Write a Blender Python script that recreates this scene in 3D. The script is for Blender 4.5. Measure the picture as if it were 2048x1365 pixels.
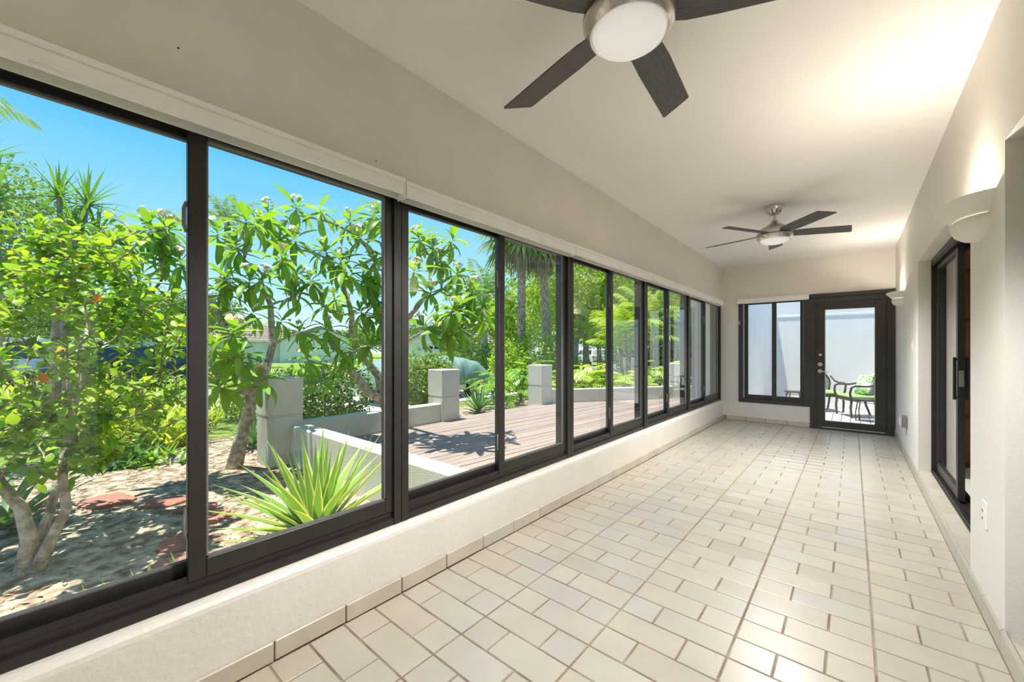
import bpy, math, random
import numpy as np
from mathutils import Vector, Matrix, Euler

R = math.radians
scene = bpy.context.scene
for o in list(bpy.data.objects):
    bpy.data.objects.remove(o)
COL = scene.collection

# ------------------------------------------------------------------ camera
CAM_H = 1.255
FPX, CX, CY, VPX = 796.0, 1024.0, 700.0, 1704.0
YAW = math.atan((VPX - CX) / FPX)
cam_data = bpy.data.cameras.new('camera')
cam_data.sensor_width = 36.0
cam_data.lens = FPX / 2048.0 * 36.0
cam_data.shift_y = (CY - 682.5) / 2048.0
cam_data.clip_start = 0.05
cam_data.clip_end = 500
cam = bpy.data.objects.new('camera', cam_data)
cam.location = (0, 0, CAM_H)
cam.rotation_euler = (R(90), 0, YAW)
COL.objects.link(cam)
scene.camera = cam

# ------------------------------------------------------------------ sky, sun, exposure
world = bpy.data.worlds.new('sky')
scene.world = world
world.use_nodes = True
wn, wl = world.node_tree.nodes, world.node_tree.links
for n in list(wn):
    wn.remove(n)
w_out = wn.new('ShaderNodeOutputWorld')
w_bg = wn.new('ShaderNodeBackground')
w_bg.inputs['Strength'].default_value = SKY_STRENGTH = 0.8
w_tc = wn.new('ShaderNodeTexCoord')
w_sep = wn.new('ShaderNodeSeparateXYZ')
w_ramp = wn.new('ShaderNodeValToRGB')
cr = w_ramp.color_ramp
cr.elements[0].position = 0.0
cr.elements[0].color = (0.36, 0.42, 0.46, 1)
cr.elements[1].position = 0.75
cr.elements[1].color = (0.04, 0.135, 0.30, 1)
e = cr.elements.new(0.12); e.color = (0.19, 0.33, 0.45, 1)
e = cr.elements.new(0.40); e.color = (0.04, 0.21, 0.42, 1)
wl.new(w_tc.outputs['Generated'], w_sep.inputs[0])
wl.new(w_sep.outputs['Z'], w_ramp.inputs['Fac'])
wl.new(w_ramp.outputs['Color'], w_bg.inputs['Color'])
wl.new(w_bg.outputs[0], w_out.inputs['Surface'])

sun_d = bpy.data.lights.new('sun', 'SUN')
sun_d.energy = 2.75
sun_d.angle = R(0.6)
sun_d.color = (1.0, 0.93, 0.80)
sun = bpy.data.objects.new('sun', sun_d)
SUN_FROM = Vector((-0.12, -0.10, 0.98)).normalized()      # where the sun stands
sun.rotation_euler = (-SUN_FROM).to_track_quat('-Z', 'Y').to_euler()
COL.objects.link(sun)

scene.view_settings.view_transform = 'Standard'
scene.view_settings.look = 'None'
scene.view_settings.exposure = 1.92
scene.view_settings.gamma = 1.0
scene.view_settings.use_curve_mapping = False
cy = scene.cycles
cy.max_bounces = 9
cy.diffuse_bounces = 5
cy.glossy_bounces = 4
cy.transmission_bounces = 4
cy.transparent_max_bounces = 24
cy.sample_clamp_indirect = 6.0
cy.caustics_reflective = False
cy.caustics_refractive = False

# ------------------------------------------------------------------ layout helpers
def at(u, d, z=0.0):
    """World point at distance d in front of the camera, along the bearing of image column u."""
    r = (u - CX) / FPX
    return Vector((d * (r * math.cos(YAW) - math.sin(YAW)), d * (r * math.sin(YAW) + math.cos(YAW)), z))

def project(p):
    x, y, z = p[0], p[1], p[2] - CAM_H
    c = -x * math.sin(YAW) + y * math.cos(YAW)
    if c < 0.05:
        return None
    rr = x * math.cos(YAW) + y * math.sin(YAW)
    return (CX + FPX * rr / c, CY - FPX * z / c, c)

# ------------------------------------------------------------------ object helpers
ORG = {}

def reg(o, origin):
    ORG[o] = Vector(origin)
    COL.objects.link(o)
    return o

def tag(o, label=None, cat=None, group=None, kind=None):
    if label: o['label'] = label
    if cat: o['category'] = cat
    if group: o['group'] = group
    if kind: o['kind'] = kind
    return o

def thing(name, label, cat, loc=(0, 0, 0), group=None, kind=None):
    o = bpy.data.objects.new(name, None)
    o.empty_display_size = 0.1
    o.location = loc
    reg(o, loc)
    return tag(o, label, cat, group, kind)

def copy_tree(o, parent=None):
    c = o.copy()
    COL.objects.link(c)
    ORG[c] = ORG.get(o, Vector())
    if parent is not None:
        c.parent = parent
    for ch in o.children:
        copy_tree(ch, c)
    return c

class MB:
    """collects shapes and links them as ONE mesh object"""
    def __init__(s):
        s.v, s.f, s.uv = [], [], None
    def add(s, verts, faces):
        n = len(s.v)
        s.v.extend([tuple(p) for p in verts])
        s.f.extend([tuple(i + n for i in f) for f in faces])
        return s
    def box(s, x0, x1, y0, y1, z0, z1):
        return s.add([(x0, y0, z0), (x1, y0, z0), (x1, y1, z0), (x0, y1, z0), (x0, y0, z1), (x1, y0, z1), (x1, y1, z1), (x0, y1, z1)],
                     [(0, 3, 2, 1), (4, 5, 6, 7), (0, 1, 5, 4), (1, 2, 6, 5), (2, 3, 7, 6), (3, 0, 4, 7)])
    def tile(s, x0, x1, y0, y1, z0, z1, c=0.003):
        """box with a chamfered upper rim"""
        return s.add([(x0, y0, z0), (x1, y0, z0), (x1, y1, z0), (x0, y1, z0), (x0, y0, z1 - c), (x1, y0, z1 - c), (x1, y1, z1 - c), (x0, y1, z1 - c),
                      (x0 + c, y0 + c, z1), (x1 - c, y0 + c, z1), (x1 - c, y1 - c, z1), (x0 + c, y1 - c, z1)],
                     [(8, 9, 10, 11), (4, 5, 9, 8), (5, 6, 10, 9), (6, 7, 11, 10), (7, 4, 8, 11), (0, 1, 5, 4), (1, 2, 6, 5), (2, 3, 7, 6), (3, 0, 4, 7)])
    def cbox(s, x0, x1, y0, y1, z0, z1, c=0.004):
        """box with every edge chamfered"""
        import itertools
        V, idx = [], {}
        xs, ys, zs = (x0, x1), (y0, y1), (z0, z1)
        sg = (1, -1)
        for i, j, k in itertools.product((0, 1), repeat=3):
            for a in range(3):
                p = [xs[i] + (0 if a == 0 else sg[i] * c), ys[j] + (0 if a == 1 else sg[j] * c), zs[k] + (0 if a == 2 else sg[k] * c)]
                idx[i, j, k, a] = len(V); V.append(p)
        F = []
        for a in range(3):
            b, d = [q for q in range(3) if q != a]
            for side in (0, 1):
                loop = []
                for (p, q) in ((0, 0), (1, 0), (1, 1), (0, 1)):
                    t = [0, 0, 0]; t[a] = side; t[b] = p; t[d] = q
                    loop.append(idx[t[0], t[1], t[2], a])
                F.append(tuple(loop))
        for a in range(3):                     # edges along axis a
            b, d = [q for q in range(3) if q != a]
            for p in (0, 1):
                for q in (0, 1):
                    def id_(end, ax):
                        t = [0, 0, 0]; t[a] = end; t[b] = p; t[d] = q
                        return idx[t[0], t[1], t[2], ax]
                    F.append((id_(0, b), id_(1, b), id_(1, d), id_(0, d)))
        for i, j, k in itertools.product((0, 1), repeat=3):
            F.append((idx[i, j, k, 0], idx[i, j, k, 1], idx[i, j, k, 2]))
        return s.add(V, F)
    def prism(s, poly, axis, a0, a1):
        """extrude a 2D polygon along an axis: 'x' poly=(y,z), 'y' poly=(x,z), 'z' poly=(x,y)"""
        def P(p, a):
            return (a, p[0], p[1]) if axis == 'x' else ((p[0], a, p[1]) if axis == 'y' else (p[0], p[1], a))
        n = len(poly)
        V = [P(p, a0) for p in poly] + [P(p, a1) for p in poly]
        F = [tuple(range(n))[::-1], tuple(range(n, 2 * n))] + [(i, (i + 1) % n, n + (i + 1) % n, n + i) for i in range(n)]
        return s.add(V, F)
    def lathe(s, prof, c=(0, 0, 0), n=32, a0=0.0, a1=2 * math.pi, sx=1.0, sy=1.0):
        full = abs(a1 - a0 - 2 * math.pi) < 1e-6
        m = n if full else n + 1
        V, F = [], []
        for (r, z) in prof:
            for i in range(m):
                a = a0 + (a1 - a0) * i / n
                V.append((c[0] + sx * r * math.cos(a), c[1] + sy * r * math.sin(a), c[2] + z))
        for k in range(len(prof) - 1):
            for i in range(n):
                j = (i + 1) % m
                F.append((k * m + i, k * m + j, (k + 1) * m + j, (k + 1) * m + i))
        return s.add(V, F)
    def tube(s, pts, radii, n=8, cap=True):
        pts = [Vector(p) for p in pts]
        if not hasattr(radii, '__len__'):
            radii = [radii] * len(pts)
        V, F = [], []
        t0 = (pts[1] - pts[0]).normalized()
        up = Vector((0, 0, 1)) if abs(t0.z) < 0.9 else Vector((1, 0, 0))
        nrm = t0.cross(up).normalized()
        for i, p in enumerate(pts):
            t = ((pts[min(i + 1, len(pts) - 1)] - pts[max(i - 1, 0)])).normalized()
            nrm = (nrm - t * nrm.dot(t)).normalized()
            b = t.cross(nrm)
            for k in range(n):
                a = 2 * math.pi * k / n
                V.append(p + (nrm * math.cos(a) + b * math.sin(a)) * radii[i])
        for i in range(len(pts) - 1):
            for k in range(n):
                F.append((i * n + k, i * n + (k + 1) % n, (i + 1) * n + (k + 1) % n, (i + 1) * n + k))
        if cap:
            F.append(tuple(range(n))[::-1]); F.append(tuple(range((len(pts) - 1) * n, len(pts) * n)))
        return s.add(V, F)
    def mesh(s, name, mat, smooth=False, org=(0, 0, 0)):
        me = bpy.data.meshes.new(name)
        org = Vector(org)
        me.from_pydata([(p[0] - org.x, p[1] - org.y, p[2] - org.z) for p in s.v], [], s.f)
        if mat: me.materials.append(mat)
        if smooth:
            me.polygons.foreach_set('use_smooth', [True] * len(me.polygons))
        me.update()
        return me
    def build(s, name, mat, parent=None, smooth=False, org=None, bevel=0, autosmooth=False):
        """coordinates are world coordinates; the mesh is stored relative to its parent or origin"""
        base = ORG[parent] if parent is not None else Vector(org or (0, 0, 0))
        o = bpy.data.objects.new(name, s.mesh(name, mat, smooth, base))
        if parent is not None:
            o.parent = parent
        else:
            o.location = base
        reg(o, base)
        if bevel:
            b = o.modifiers.new('bevel', 'BEVEL'); b.width = bevel; b.segments = 2; b.limit_method = 'ANGLE'
        if autosmooth:
            me = o.data
            me.polygons.foreach_set('use_smooth', [True] * len(me.polygons))
            me.set_sharp_from_angle(angle=R(35))
        return o

def struct(name, mb, mat, label, cat, **k):
    o = mb.build(name, mat, **k)
    return tag(o, label, cat, kind='structure')

# ------------------------------------------------------------------ materials
def new_mat(name):
    m = bpy.data.materials.new(name)
    m.use_nodes = True
    nt = m.node_tree
    for n in list(nt.nodes): nt.nodes.remove(n)
    return m, nt.nodes, nt.links

def principled(N, L, **k):
    out = N.new('ShaderNodeOutputMaterial')
    b = N.new('ShaderNodeBsdfPrincipled')
    for key, val in k.items():
        b.inputs[key].default_value = val
    L.new(b.outputs[0], out.inputs['Surface'])
    return b, out

def mat_plain(name, col, rough=0.5, metal=0.0, spec=0.5, var=0.0, scale=20.0, bump=0.0, bscale=80.0, stretch=None, **k):
    """colour with slight noise variation and optional fine bump, in object space"""
    m, N, L = new_mat(name)
    b, out = principled(N, L, Roughness=rough, Metallic=metal, **{'Specular IOR Level': spec}, **k)
    b.inputs['Base Color'].default_value = (*col, 1)
    tc = N.new('ShaderNodeTexCoord')
    src = tc.outputs['Object']
    if stretch:
        mp = N.new('ShaderNodeMapping'); mp.inputs['Scale'].default_value = stretch
        L.new(src, mp.inputs['Vector']); src = mp.outputs[0]
    if var:
        nz = N.new('ShaderNodeTexNoise'); nz.inputs['Scale'].default_value = scale; nz.inputs['Detail'].default_value = 4
        L.new(src, nz.inputs['Vector'])
        rp = N.new('ShaderNodeValToRGB')
        rp.color_ramp.elements[0].position = 0.3; rp.color_ramp.elements[1].position = 0.7
        rp.color_ramp.elements[0].color = (*[max(0, c * (1 - var)) for c in col], 1)
        rp.color_ramp.elements[1].color = (*[min(1, c * (1 + var)) for c in col], 1)
        L.new(nz.outputs['Fac'], rp.inputs['Fac']); L.new(rp.outputs[0], b.inputs['Base Color'])
    if bump:
        n2 = N.new('ShaderNodeTexNoise'); n2.inputs['Scale'].default_value = bscale; n2.inputs['Detail'].default_value = 3
        L.new(src, n2.inputs['Vector'])
        bp = N.new('ShaderNodeBump'); bp.inputs['Strength'].default_value = bump; bp.inputs['Distance'].default_value = 0.01
        L.new(n2.outputs['Fac'], bp.inputs['Height']); L.new(bp.outputs[0], b.inputs['Normal'])
    return m

def mat_two(name, c1, c2, scale, rough=0.8, p0=0.4, p1=0.6, bump=0.3, bscale=60, detail=5, spec=0.3, c3=None, stretch=None):
    m, N, L = new_mat(name)
    b, out = principled(N, L, Roughness=rough, **{'Specular IOR Level': spec})
    tc = N.new('ShaderNodeTexCoord'); src = tc.outputs['Object']
    if stretch:
        mp = N.new('ShaderNodeMapping'); mp.inputs['Scale'].default_value = stretch
        L.new(src, mp.inputs['Vector']); src = mp.outputs[0]
    nz = N.new('ShaderNodeTexNoise'); nz.inputs['Scale'].default_value = scale; nz.inputs['Detail'].default_value = detail
    L.new(src, nz.inputs['Vector'])
    rp = N.new('ShaderNodeValToRGB'); el = rp.color_ramp.elements
    el[0].position = p0; el[1].position = p1; el[0].color = (*c1, 1); el[1].color = (*c2, 1)
    if c3:
        e3 = el.new(min(0.98, p1 + 0.12)); e3.color = (*c3, 1)
    L.new(nz.outputs['Fac'], rp.inputs['Fac']); L.new(rp.outputs[0], b.inputs['Base Color'])
    if bump:
        n2 = N.new('ShaderNodeTexNoise'); n2.inputs['Scale'].default_value = bscale; n2.inputs['Detail'].default_value = 4
        L.new(src, n2.inputs['Vector'])
        bp = N.new('ShaderNodeBump'); bp.inputs['Strength'].default_value = bump; bp.inputs['Distance'].default_value = 0.02
        L.new(n2.outputs['Fac'], bp.inputs['Height']); L.new(bp.outputs[0], b.inputs['Normal'])
    return m

def mat_piece(name, cols, rough=0.3, cloud=0.06, cscale=6.0, spec=0.5, bump=0.0, bscale=40, stretch=None, rvar=0.0):
    """each piece (object or mesh island) takes its own shade between the given colours"""
    m, N, L = new_mat(name)
    b, out = principled(N, L, Roughness=rough, **{'Specular IOR Level': spec})
    oi = N.new('ShaderNodeObjectInfo'); ge = N.new('ShaderNodeNewGeometry')
    ad = N.new('ShaderNodeMath'); ad.operation = 'ADD'
    L.new(oi.outputs['Random'], ad.inputs[0]); L.new(ge.outputs['Random Per Island'], ad.inputs[1])
    fr = N.new('ShaderNodeMath'); fr.operation = 'FRACT'; L.new(ad.outputs[0], fr.inputs[0])
    rp = N.new('ShaderNodeValToRGB'); el = rp.color_ramp.elements
    el[0].color = (*cols[0], 1); el[1].color = (*cols[-1], 1)
    for i in range(1, len(cols) - 1):
        e2 = el.new(i / (len(cols) - 1)); e2.color = (*cols[i], 1)
    L.new(fr.outputs[0], rp.inputs['Fac'])
    nz = N.new('ShaderNodeTexNoise'); nz.inputs['Scale'].default_value = cscale; nz.inputs['Detail'].default_value = 3
    src = ge.outputs['Position']
    if stretch:
        mp = N.new('ShaderNodeMapping'); mp.inputs['Scale'].default_value = stretch
        L.new(src, mp.inputs['Vector']); src = mp.outputs[0]
    L.new(src, nz.inputs['Vector'])
    mr = N.new('ShaderNodeMapRange'); mr.inputs['From Min'].default_value = 0.3; mr.inputs['From Max'].default_value = 0.7
    mr.inputs['To Min'].default_value = 1 - cloud; mr.inputs['To Max'].default_value = 1 + cloud
    L.new(nz.outputs['Fac'], mr.inputs['Value'])
    mx = N.new('ShaderNodeVectorMath'); mx.operation = 'SCALE'
    L.new(rp.outputs[0], mx.inputs[0]); L.new(mr.outputs[0], mx.inputs['Scale'])
    L.new(mx.outputs[0], b.inputs['Base Color'])
    if rvar:
        m2 = N.new('ShaderNodeMapRange'); m2.inputs['To Min'].default_value = rough - rvar; m2.inputs['To Max'].default_value = rough + rvar
        L.new(fr.outputs[0], m2.inputs['Value']); L.new(m2.outputs[0], b.inputs['Roughness'])
    if bump:
        n2 = N.new('ShaderNodeTexNoise'); n2.inputs['Scale'].default_value = bscale
        L.new(src, n2.inputs['Vector'])
        bp = N.new('ShaderNodeBump'); bp.inputs['Strength'].default_value = bump; bp.inputs['Distance'].default_value = 0.005
        L.new(n2.outputs['Fac'], bp.inputs['Height']); L.new(bp.outputs[0], b.inputs['Normal'])
    return m

def mat_glass(name, tint=(0.93, 0.96, 0.95), boost=1.0, f0=0.04):
    """thin window pane: clear with a Schlick reflection"""
    m, N, L = new_mat(name)
    out = N.new('ShaderNodeOutputMaterial')
    tr = N.new('ShaderNodeBsdfTransparent'); tr.inputs[0].default_value = (*tint, 1)
    gl = N.new('ShaderNodeBsdfGlossy'); gl.inputs['Roughness'].default_value = 0.0
    gl.inputs['Color'].default_value = (boost, boost, boost, 1)
    ge = N.new('ShaderNodeNewGeometry')
    dt = N.new('ShaderNodeVectorMath'); dt.operation = 'DOT_PRODUCT'
    L.new(ge.outputs['Incoming'], dt.inputs[0]); L.new(ge.outputs['Normal'], dt.inputs[1])
    ab = N.new('ShaderNodeMath'); ab.operation = 'ABSOLUTE'; L.new(dt.outputs['Value'], ab.inputs[0])
    sb = N.new('ShaderNodeMath'); sb.operation = 'SUBTRACT'; sb.inputs[0].default_value = 1.0; L.new(ab.outputs[0], sb.inputs[1])
    pw = N.new('ShaderNodeMath'); pw.operation = 'POWER'; L.new(sb.outputs[0], pw.inputs[0]); pw.inputs[1].default_value = 5.0
    ma = N.new('ShaderNodeMath'); ma.operation = 'MULTIPLY_ADD'; L.new(pw.outputs[0], ma.inputs[0])
    ma.inputs[1].default_value = 1 - f0; ma.inputs[2].default_value = f0
    mx = N.new('ShaderNodeMixShader')
    L.new(ma.outputs[0], mx.inputs[0]); L.new(tr.outputs[0], mx.inputs[1]); L.new(gl.outputs[0], mx.inputs[2])
    L.new(mx.outputs[0], out.inputs['Surface'])
    return m

def mat_leaf(name, cols, trans=0.35, rough=0.45, tcol=None, gloss=0.3, margin=None, mw=0.14, per_object=True):
    """two-sided leaf: each leaf its own shade, light passing through; optional pale margin across the UV"""
    m, N, L = new_mat(name)
    out = N.new('ShaderNodeOutputMaterial')
    b = N.new('ShaderNodeBsdfPrincipled'); b.inputs['Roughness'].default_value = rough; b.inputs['Specular IOR Level'].default_value = gloss
    t = N.new('ShaderNodeBsdfTranslucent')
    oi = N.new('ShaderNodeObjectInfo'); ge = N.new('ShaderNodeNewGeometry')
    ad = N.new('ShaderNodeMath'); ad.operation = 'ADD'
    L.new(oi.outputs['Random'], ad.inputs[0]); L.new(ge.outputs['Random Per Island'], ad.inputs[1])
    fr = N.new('ShaderNodeMath'); fr.operation = 'FRACT'; L.new(ad.outputs[0], fr.inputs[0])
    rp = N.new('ShaderNodeValToRGB'); el = rp.color_ramp.elements
    el[0].color = (*cols[0], 1); el[1].color = (*cols[-1], 1)
    for i in range(1, len(cols) - 1):
        e2 = el.new(i / (len(cols) - 1)); e2.color = (*cols[i], 1)
    L.new(fr.outputs[0], rp.inputs['Fac'])
    c_out = rp.outputs[0]
    if margin:
        uv = N.new('ShaderNodeUVMap'); sp = N.new('ShaderNodeSeparateXYZ'); L.new(uv.outputs[0], sp.inputs[0])
        s1 = N.new('ShaderNodeMath'); s1.operation = 'SUBTRACT'; L.new(sp.outputs['X'], s1.inputs[0]); s1.inputs[1].default_value = 0.5
        a1 = N.new('ShaderNodeMath'); a1.operation = 'ABSOLUTE'; L.new(s1.outputs[0], a1.inputs[0])
        g1 = N.new('ShaderNodeMath'); g1.operation = 'GREATER_THAN'; L.new(a1.outputs[0], g1.inputs[0]); g1.inputs[1].default_value = 0.5 - mw
        mxc = N.new('ShaderNodeMix'); mxc.data_type = 'RGBA'
        L.new(g1.outputs[0], mxc.inputs['Factor']); L.new(c_out, mxc.inputs['A']); mxc.inputs['B'].default_value = (*margin, 1)
        c_out = mxc.outputs['Result']
    L.new(c_out, b.inputs['Base Color'])
    hs = N.new('ShaderNodeMix'); hs.data_type = 'RGBA'; hs.blend_type = 'MULTIPLY'; hs.inputs['Factor'].default_value = 1.0
    L.new(c_out, hs.inputs['A']); hs.inputs['B'].default_value = (*(tcol or (1.5, 1.35, 0.45)), 1)
    L.new(hs.outputs['Result'], t.inputs['Color'])
    mx = N.new('ShaderNodeMixShader'); mx.inputs[0].default_value = trans
    L.new(b.outputs[0], mx.inputs[1]); L.new(t.outputs[0], mx.inputs[2]); L.new(mx.outputs[0], out.inputs['Surface'])
    return m

M = {}
M['wall'] = mat_plain('painted_wall', (0.77, 0.74, 0.685), rough=0.55, var=0.02, scale=3, bump=0.12, bscale=60)
M['wall_low'] = mat_plain('painted_low_wall', (0.75, 0.715, 0.665), rough=0.42, var=0.03, scale=4, bump=0.25, bscale=35)
M['ceiling'] = mat_plain('ceiling_paint', (0.925, 0.915, 0.90), rough=0.7, var=0.012, scale=2, bump=0.06, bscale=50)
M['frame'] = mat_plain('dark_bronze_aluminium', (0.021, 0.020, 0.018), rough=0.38, var=0.15, scale=8, bump=0.03, bscale=120)
M['frame2'] = mat_plain('dark_brown_paint', (0.042, 0.038, 0.034), rough=0.5, var=0.15, scale=12, bump=0.1, bscale=90)
M['gasket'] = mat_plain('grey_gasket', (0.16, 0.16, 0.15), rough=0.6, var=0.1)
M['glass'] = mat_glass('window_glass', (0.965, 0.98, 0.975), f0=0.022)
M['tile'] = mat_piece('glazed_cream_tile', [(0.44, 0.397, 0.326), (0.462, 0.422, 0.355), (0.449, 0.422, 0.367), (0.484, 0.445, 0.375), (0.467, 0.419, 0.338), (0.458, 0.44, 0.384), (0.475, 0.432, 0.359)],
                      rough=0.33, cloud=0.05, cscale=5, rvar=0.05, bump=0.03, bscale=30)
M['base_tile'] = mat_piece('beige_base_tile', [(0.52, 0.47, 0.39), (0.56, 0.51, 0.43), (0.54, 0.51, 0.45)], rough=0.35, cloud=0.08, cscale=8)
M['grout'] = mat_two('brown_grout', (0.23, 0.17, 0.11), (0.36, 0.30, 0.22), 6, rough=0.9, bump=0.3, bscale=90)
M['blind'] = mat_plain('white_blind_cassette', (0.90, 0.89, 0.875), rough=0.45, var=0.02, scale=6)
M['nickel'] = mat_plain('brushed_nickel', (0.62, 0.60, 0.56), rough=0.24, metal=1.0, var=0.05, scale=40, stretch=(1, 1, 30))
M['blade'] = mat_plain('grey_wood_blade', (0.085, 0.08, 0.075), rough=0.45, var=0.35, scale=14, bump=0.1, bscale=30, stretch=(1, 14, 4))
M['opal'] = mat_plain('opal_glass', (0.86, 0.85, 0.83), rough=0.25, var=0.01, **{'Emission Color': (1, 0.97, 0.93, 1), 'Emission Strength': 0.09})  # weak glow added so the fan bowls look whiter
M['sconce'] = mat_plain('white_ceramic', (0.82, 0.80, 0.76), rough=0.5, var=0.02, bump=0.05, bscale=50)
M['plate'] = mat_plain('white_plastic', (0.80, 0.78, 0.73), rough=0.35, var=0.01)
M['steel'] = mat_plain('satin_steel', (0.62, 0.61, 0.58), rough=0.3, metal=1.0, var=0.06, scale=30)
M['black'] = mat_plain('black_plastic', (0.012, 0.012, 0.012), rough=0.4, var=0.1)
M['wood_in'] = mat_plain('warm_wood', (0.20, 0.085, 0.03), rough=0.45, var=0.35, scale=6, stretch=(6, 6, 0.5))
M['white_ext'] = mat_plain('white_stucco', (0.88, 0.87, 0.85), rough=0.85, var=0.03, scale=2, bump=0.3, bscale=70)
M['shade'] = mat_leaf('white_shade_fabric', [(0.86, 0.86, 0.85), (0.88, 0.88, 0.87)], trans=0.55, rough=0.6, tcol=(1.05, 1.05, 1.05))

# ================================================================== ROOM SHELL
XL, XR, Y0, Y1, HC = -1.78, 0.48, -2.2, 8.0, 2.74
b = MB()
b.prism([(-1.99, -0.5), (XL, -0.5), (XL, 0.300), (-1.783, 0.316), (-1.793, 0.328), (-1.81, 0.335), (-1.85, 0.339), (-1.99, 0.339)], 'y', Y0 - 0.15, Y1)
b.box(-1.99, -1.79, Y0 - 0.15, Y1, 2.12, HC + 0.01)
b.box(-1.99, -1.79, Y0 - 0.15, -2.14, 0.30, 2.13)
struct('wall_left', b, M['wall_low'], 'long off-white window wall with low sill ledge and deep header above the glass', 'wall')
b = MB()
b.box(-1.99, -1.53, Y1, Y1 + 0.16, -0.5, HC + 0.01)
b.box(-1.53, 0.75, Y1, Y1 + 0.16, 2.14, HC + 0.01)
b.box(-1.53, -0.515, Y1, Y1 + 0.16, -0.5, 0.335)
b.box(0.474, 0.75, Y1, Y1 + 0.16, -0.5, 2.145)
b.box(-0.52, 0.48, Y1, Y1 + 0.16, -0.5, -0.005)
struct('wall_end', b, M['wall'], 'beige end wall around the glazed patio door and its side window', 'wall')
b = MB()
b.box(XR, 0.72, 5.417, Y1 + 0.16, -0.5, HC + 0.01)
b.box(XR, 0.72, 2.57, 3.20, -0.5, HC + 0.01)
b.box(XR, 0.72, Y0 - 0.15, 0.25, -0.5, HC + 0.01)
b.box(XR, 0.72, 3.20, 5.417, 2.10, HC + 0.01)
b.box(XR, 0.72, 0.25, 2.57, 2.12, HC + 0.01)
b.box(XR, 0.72, 3.20, 5.417, -0.5, 0.092)
b.box(XR, 0.72, 0.25, 2.57, -0.5, 0.072)
struct('wall_right', b, M['wall'], 'off-white right wall with two recessed glass door openings', 'wall')
b = MB().box(-1.99, 0.72, Y0 - 0.15, Y0, -0.5, HC + 0.01)
struct('wall_back', b, M['wall'], 'plain off-white wall behind the viewer', 'wall')
b = MB().box(-1.99, 0.75, Y0 - 0.15, Y1 + 0.16, HC, HC + 0.14)
struct('ceiling', b, M['ceiling'], 'smooth white ceiling above the sunroom', 'ceiling')
b = MB().box(-2.62, 2.5, -3.2, Y1 + 0.4, HC + 0.14, HC + 0.3).box(-2.70, -2.62, -3.2, Y1 + 0.4, HC - 0.02, HC + 0.32)  # out-of-view overhang, added to block sun from the windows
struct('roof_sunblock', b, M['white_ext'], 'unseen flat white roof edge added to keep sun off the window wall', 'roof')
# the room beyond the sliding doors
for nm, bxs, lb, ct in (('floor_inner', (0.72, 2.4, Y0, Y1, 0.0, 0.092), 'floor of the next room', 'floor'), ('wall_inner_side', (2.4, 2.5, Y0, Y1, 0, HC), 'far wall of the next room', 'wall'),
                        ('ceiling_inner', (0.72, 2.4, Y0, Y1, HC - 0.1, HC + 0.1), 'ceiling of the next room', 'ceiling'), ('wall_inner_back', (0.72, 2.5, Y0 - 0.1, Y0, 0, HC), 'rear wall of the next room', 'wall'), ('wall_inner_end', (0.75, 2.5, Y1, Y1 + 0.16, 0, HC), 'end wall of the next room', 'wall')):
    struct(nm, MB().box(*bxs), M['wall'], lb + ' beyond the sliding doors', ct)
t = thing('wood_closet', 'warm brown wooden closet front inside the next room', 'closet', (1.1, 5.9, 0.092))
MB().box(0.73, 2.38, 5.9, 6.3, 0.092, 2.6).build('body', M['wood_in'], t)
for k in range(5):
    MB().cbox(0.76, 2.28, 5.875, 5.9, 0.13 + k * 0.48, 0.13 + k * 0.48 + 0.455, 0.006).build('panel', M['wood_in'], t)

wl_ = bpy.data.objects['wall_left']; we_ = bpy.data.objects['wall_end']
for (yy, zz) in ((0.30, 2.31), (1.06, 2.19), (1.75, 2.17), (2.50, 2.19), (3.35, 2.17), (4.20, 2.18), (5.6, 2.18)):
    MB().tube([(-1.7905, yy, zz), (-1.7892, yy, zz)], 0.0035, 8).build('screw_hole', M['black'], wl_)
for (xx, zz) in ((-1.60, 2.19), (-1.57, 2.19), (-0.95, 2.17), (-0.90, 2.175), (0.05, 2.20), (0.09, 2.20), (0.40, 2.20)):
    MB().tube([(xx, 8.0005, zz), (xx, 7.9992, zz)], 0.004, 8).build('screw_hole', M['black'], we_)

# ------------------------------------------------------------------ floor of separate tiles
fl = struct('floor', MB().box(-1.78, 0.48, Y0, Y1, -0.2, -0.0045), M['grout'], 'cream glazed tile floor in offset rows with brown grout', 'floor')
PT = 0.1537
bands = [(-1.765, -1.312), (-1.312, -0.850), (-0.850, -0.388), (-0.388, 0.072), (0.072, 0.470)]
G = 0.0036
tiles = []
k0 = math.floor((Y0 - 1.805) / PT)
k1 = math.ceil((Y1 - 0.015 - 1.805) / PT)
for k in range(k0, k1):
    ya, yb = max(Y0, 1.805 + k * PT), min(Y1 - 0.015, 1.805 + (k + 1) * PT)
    if yb - ya < 0.03: continue
    for bi, (xa, xb) in enumerate(bands):
        step = PT if k % 2 == 0 else 2 * PT
        xj = (xb - (3 * PT - step)) if bi == 0 else xa + step
        for (p, q) in ((xa, xj), (xj, xb)):
            tiles.append((p + G, q - G, ya + G, yb - G))
def area(tl):
    ps = [project((x, y, 0)) for x, y in ((tl[0], tl[2]), (tl[1], tl[2]), (tl[1], tl[3]), (tl[0], tl[3]))]
    if any(p is None for p in ps): return 0
    if not any(-20 < p[0] < 2068 and 0 < p[1] < 1385 for p in ps): return 0
    return 0.5 * abs(sum(ps[i][0] * ps[(i + 1) % 4][1] - ps[(i + 1) % 4][0] * ps[i][1] for i in range(4)))
tiles.sort(key=area, reverse=True)
cache = {}
rnd = random.Random(3)
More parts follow.
